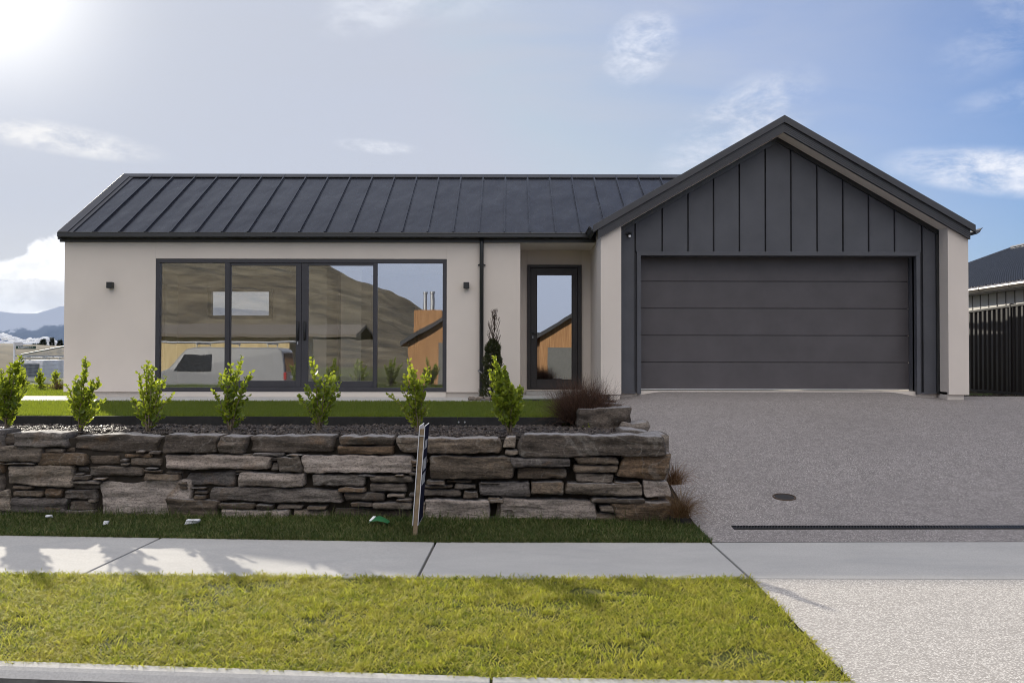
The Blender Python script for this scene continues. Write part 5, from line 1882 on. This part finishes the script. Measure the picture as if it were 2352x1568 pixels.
# mountain
MD = 7000.0
prof_px = [(-900, 735), (-500, 700), (-250, 722), (-120, 700), (-40, 711), (20, 713), (50, 723), (59, 719.5), (97, 717.5), (110, 711.5), (135, 701.5), (150, 702.5), (230, 690), (330, 712), (500, 705), (800, 725), (1200, 730), (1700, 735), (2400, 720), (3200, 742)]
mx = [at(p, q, MD).x for p, q in prof_px]; mz = [at(p, q, MD).z for p, q in prof_px]
def mountain_z(x, y):
    h = float(np.interp(x, mx, mz))
    t = (y - (MD - 750)) / 750
    if t <= 1:
        k = max(0.0, t) ** 1.15
        rid = 1 - abs(noise.fractal(Vector((x * .0016, y * .0009, 1.3)), 1.0, 2.1, 6)) * .55
        return -30 + (h + 30) * k * (1 - (1 - rid) * 2.2 * k * (1 - k)) + 12 * fbm(x * .004, y * .004, 5) * k * (1 - k) * 3
    return h - (t - 1) * 300
MTN = Mat('snowy_rock', (.6, .6, .62), .9, .1)
mn = MTN.noise(.004, 9, .68, MTN.mapping((1, .5, 1.6)))
sepz = MTN.N.new('ShaderNodeSeparateXYZ'); MTN.L.new(MTN.pos(), sepz.inputs[0])
hgt_ = MTN.math('ADD', MTN.math('DIVIDE', sepz.outputs[2], 420.0), MTN.math('MULTIPLY', mn, .9))
MTN.color(MTN.ramp(hgt_, [(.60, (.06, .07, .085)), (.95, (.14, .155, .18)), (1.25, (.42, .44, .48))]))
grid('mountain', MTN.m, list(lin(-11000, -2600, 50)) + list(lin(-2550, 600, 130))[1:] + list(lin(650, 9000, 50))[1:], lin(MD - 800, MD + 400, 60), mountain_z)

# low bank of valley cloud in front of the mountain
def cloud_bank():
    V, T, b = [], [], 0
    r = random.Random(12)
    bm = bmesh.new(); bmesh.ops.create_icosphere(bm, subdivisions=3, radius=1)
    base = np.array([v.co[:] for v in bm.verts]); tri = np.array([[v.index for v in f.verts] for f in bm.faces]); bm.free()
    Yc = 4200
    def puff(px, py, w, h, k):
        nonlocal b
        c = at(px, py, Yc + r.uniform(-150, 150))
        sc = np.array([w * Yc / F, w * Yc / F * .8, h * Yc / F])
        v = base.copy()
        d = np.array([1 + .45 * noise.fractal(Vector(p) * 1.9 + Vector((k * 3.1, 0, 0)), 1.0, 2.0, 5) for p in v])
        V.append(v * d[:, None] * sc + np.array(c[:])); T.append(tri + b); b += len(v)
    k = 0
    for px in range(-220, 126, 9):
        top = np.interp(px, [-220, 0, 8, 30, 40, 60, 85, 100, 118, 128], [770, 765, 764, 771, 777, 777, 774, 772, 774, 788])
        puff(px, top + 6 + r.uniform(0, 3), r.uniform(9, 15), r.uniform(4, 7), k); k += 1
        puff(px, 793 + r.uniform(-3, 3), r.uniform(12, 20), r.uniform(6, 9), k); k += 1
    CLM = Mat('valley_cloud', (.93, .93, .93), 1.0, .0)
    CLM.translucent((.95, .95, .95), .5)
    o = np_mesh('valley_cloud', np.vstack(V), np.vstack(T), CLM.m, None, True)
    tag(o, 'low white bank of valley cloud before the blue mountain', 'cloud', kind='stuff')
cloud_bank()

# ------------------------------------------------------------------ across the street: what the glazing mirrors
TIMB = Mat('cedar_boards', (.36, .19, .085), .65, .3)
tb = TIMB.noise(1, 4, .6, TIMB.mapping((14, 14, .8)))
TIMB.color(TIMB.ramp(tb, [(.3, (.25, .125, .055)), (.55, (.38, .205, .095)), (.75, (.48, .28, .14))]))
TIMB.bump(tb, .3, .01)
YELL = Mat('pale_timber', (.55, .43, .24), .7, .3)
YELL.color(YELL.ramp(YELL.noise(1, 4, .6, YELL.mapping((9, 9, .6))), [(.3, (.42, .32, .16)), (.7, (.62, .50, .29))]))


def street_house(label, ax, yf, half, zeave, zbase, wallm, garage=None, chimney=None, depth=11, ov=.4):
    """House with its gable towards the street; yf is the street face."""
    root = empty('house', (ax, yf - depth / 2, zbase), label, 'house', 'houses across the street')
    zr = zeave + half * .60
    w = MB().ext_y([(ax - half, zbase - .5), (ax + half, zbase - .5), (ax + half, zeave), (ax, zr), (ax - half, zeave)], yf, yf - depth)
    w.build('wall', wallm, root)
    r_ = MB()
    for s_ in (-1, 1):
        xe, ze = ax + s_ * (half + ov), zeave - ov * .60
        r_.ext_y([(ax, zr + .16), (xe, ze + .16), (xe, ze - .06), (ax, zr - .06)], yf + ov, yf - depth - ov)
    ro = r_.build('roof', K_TRIM, root)
    if chimney:
        cx, cy, cw, cz_ = chimney
        co = MB().box(cx - cw / 2, cx + cw / 2, cy - .7, cy + .7, zbase, cz_).build('chimney', wallm, root)
        fl = MB()
        for dx in (-.22, .22): fl.tube([(cx + dx, cy, cz_), (cx + dx, cy, cz_ + 1.0)], .11, 12).disc((cx + dx, cy, cz_ + 1.05), .15, .14, 12)
        fl.build('flue', STEEL, co)
    if garage:
        gx0, gx1, gh = garage
        MB().box(gx0, gx1, yf, yf + .05, zbase, zbase + gh).build('garage_door', m_plain('street_garage_door', (.13, .13, .125), .5), root)
    return root


def mirror_x(px, py, yb, plane): return at(px, py, 2 * plane - yb)


# gable seen in the right hand pane
yb = -15.0
e0 = mirror_x(925, 790, yb, 17.0); e1 = mirror_x(1030, 712, yb, 17.0)
half = 2.7
street_house('cedar clad gabled house with a boxed chimney across the street, mirrored in the right pane', e0.x + half, yb, half - .3, e0.z + .2, .1, TIMB.m, (e0.x + 1.9, e0.x + 4.0, 2.3), (mirror_x(985, 740, yb - 4, 17).x, yb - 4, 1.6, mirror_x(985, 714, yb - 4, 17).z))
# gable with a garage door seen in the front door glass
e0 = mirror_x(1228, 776, yb, 18.05); e1 = mirror_x(1316, 716, yb, 18.05)
gxa = mirror_x(1258, 800, yb, 18.05)
street_house('cedar clad house with a grey garage door across the street, mirrored in the front door', e0.x + 4.6, yb, 4.3, e0.z + .15, .05, TIMB.m, (gxa.x, gxa.x + 4.6, gxa.z))
# long low pale timber building behind the van
q0, q1 = mirror_x(300, 800, -26, 17), mirror_x(700, 756, -26, 17)
lb_ = empty('long_house', (q0.x + 5, -29, 0), 'long low pale timber building with a grey roof across the street', 'house')
MB().box(q0.x - 3, q1.x - 1, -33, -26, -.2, mirror_x(500, 770, -26, 17).z).build('wall', YELL.m, lb_)
zz_ = mirror_x(500, 768, -26, 17).z
MB().ext_x([(-25.4, zz_), (-29.5, zz_ + .8), (-33.6, zz_), (-33.6, zz_ - .2), (-29.5, zz_ + .6), (-25.4, zz_ - .2)], q0.x - 3.5, q1.x + 3.5).build('roof', m_plain('grey_roof', (.14, .12, .10), .8, .2), lb_)

# brown hill behind the viewer
HD = -330.0
hp_ = [(-200, 560), (200, 520), (500, 540), (640, 585), (735, 607), (800, 632), (865, 655), (910, 672), (950, 700), (985, 720), (1060, 760), (1150, 790), (1300, 806), (2600, 800)]
hx_ = [mirror_x(p, q, HD, 17).x for p, q in hp_]; hz_ = [mirror_x(p, q, HD, 17).z for p, q in hp_]
def hill_z(x, y):
    h = float(np.interp(x, hx_, hz_))
    t = (y + 110) / (HD + 110)
    k = max(0, min(1, t)) ** .9
    return -2 + (h + 2) * k + 5 * fbm(x * .03, y * .03) * k * (1.0 - .75 * k) + 1.5 * fbm(x * .15, y * .15) * k
HILL = m_ground('brown_hillside', [(.32, (.035, .031, .022)), (.45, (.105, .086, .056)), (.56, (.155, .128, .082)), (.72, (.25, .21, .14))], .09, .8)
grid('hill', HILL, lin(-330, 300, 90), lin(HD, -100, 36), hill_z)
tag(grid('far_street_ground', TURF_BASE, lin(-70, 70, 10), lin(-100, -9, 8), lambda x, y: .02), kind='structure')

# ------------------------------------------------------------------ haze between here and the mountains
hz = bpy.data.materials.new('haze_air'); hz.use_nodes = True
hn = hz.node_tree.nodes; hn.clear()
ho = hn.new('ShaderNodeOutputMaterial'); hv = hn.new('ShaderNodeVolumePrincipled')
hv.inputs['Color'].default_value = (.36, .57, 1, 1); hv.inputs['Density'].default_value = 2.6e-5; hv.inputs['Anisotropy'].default_value = .2
hz.node_tree.links.new(hv.outputs[0], ho.inputs['Volume'])
tag(MB().box(-11500, 9500, -1000, 9300, -45, 560).build('haze', hz), kind='stuff')
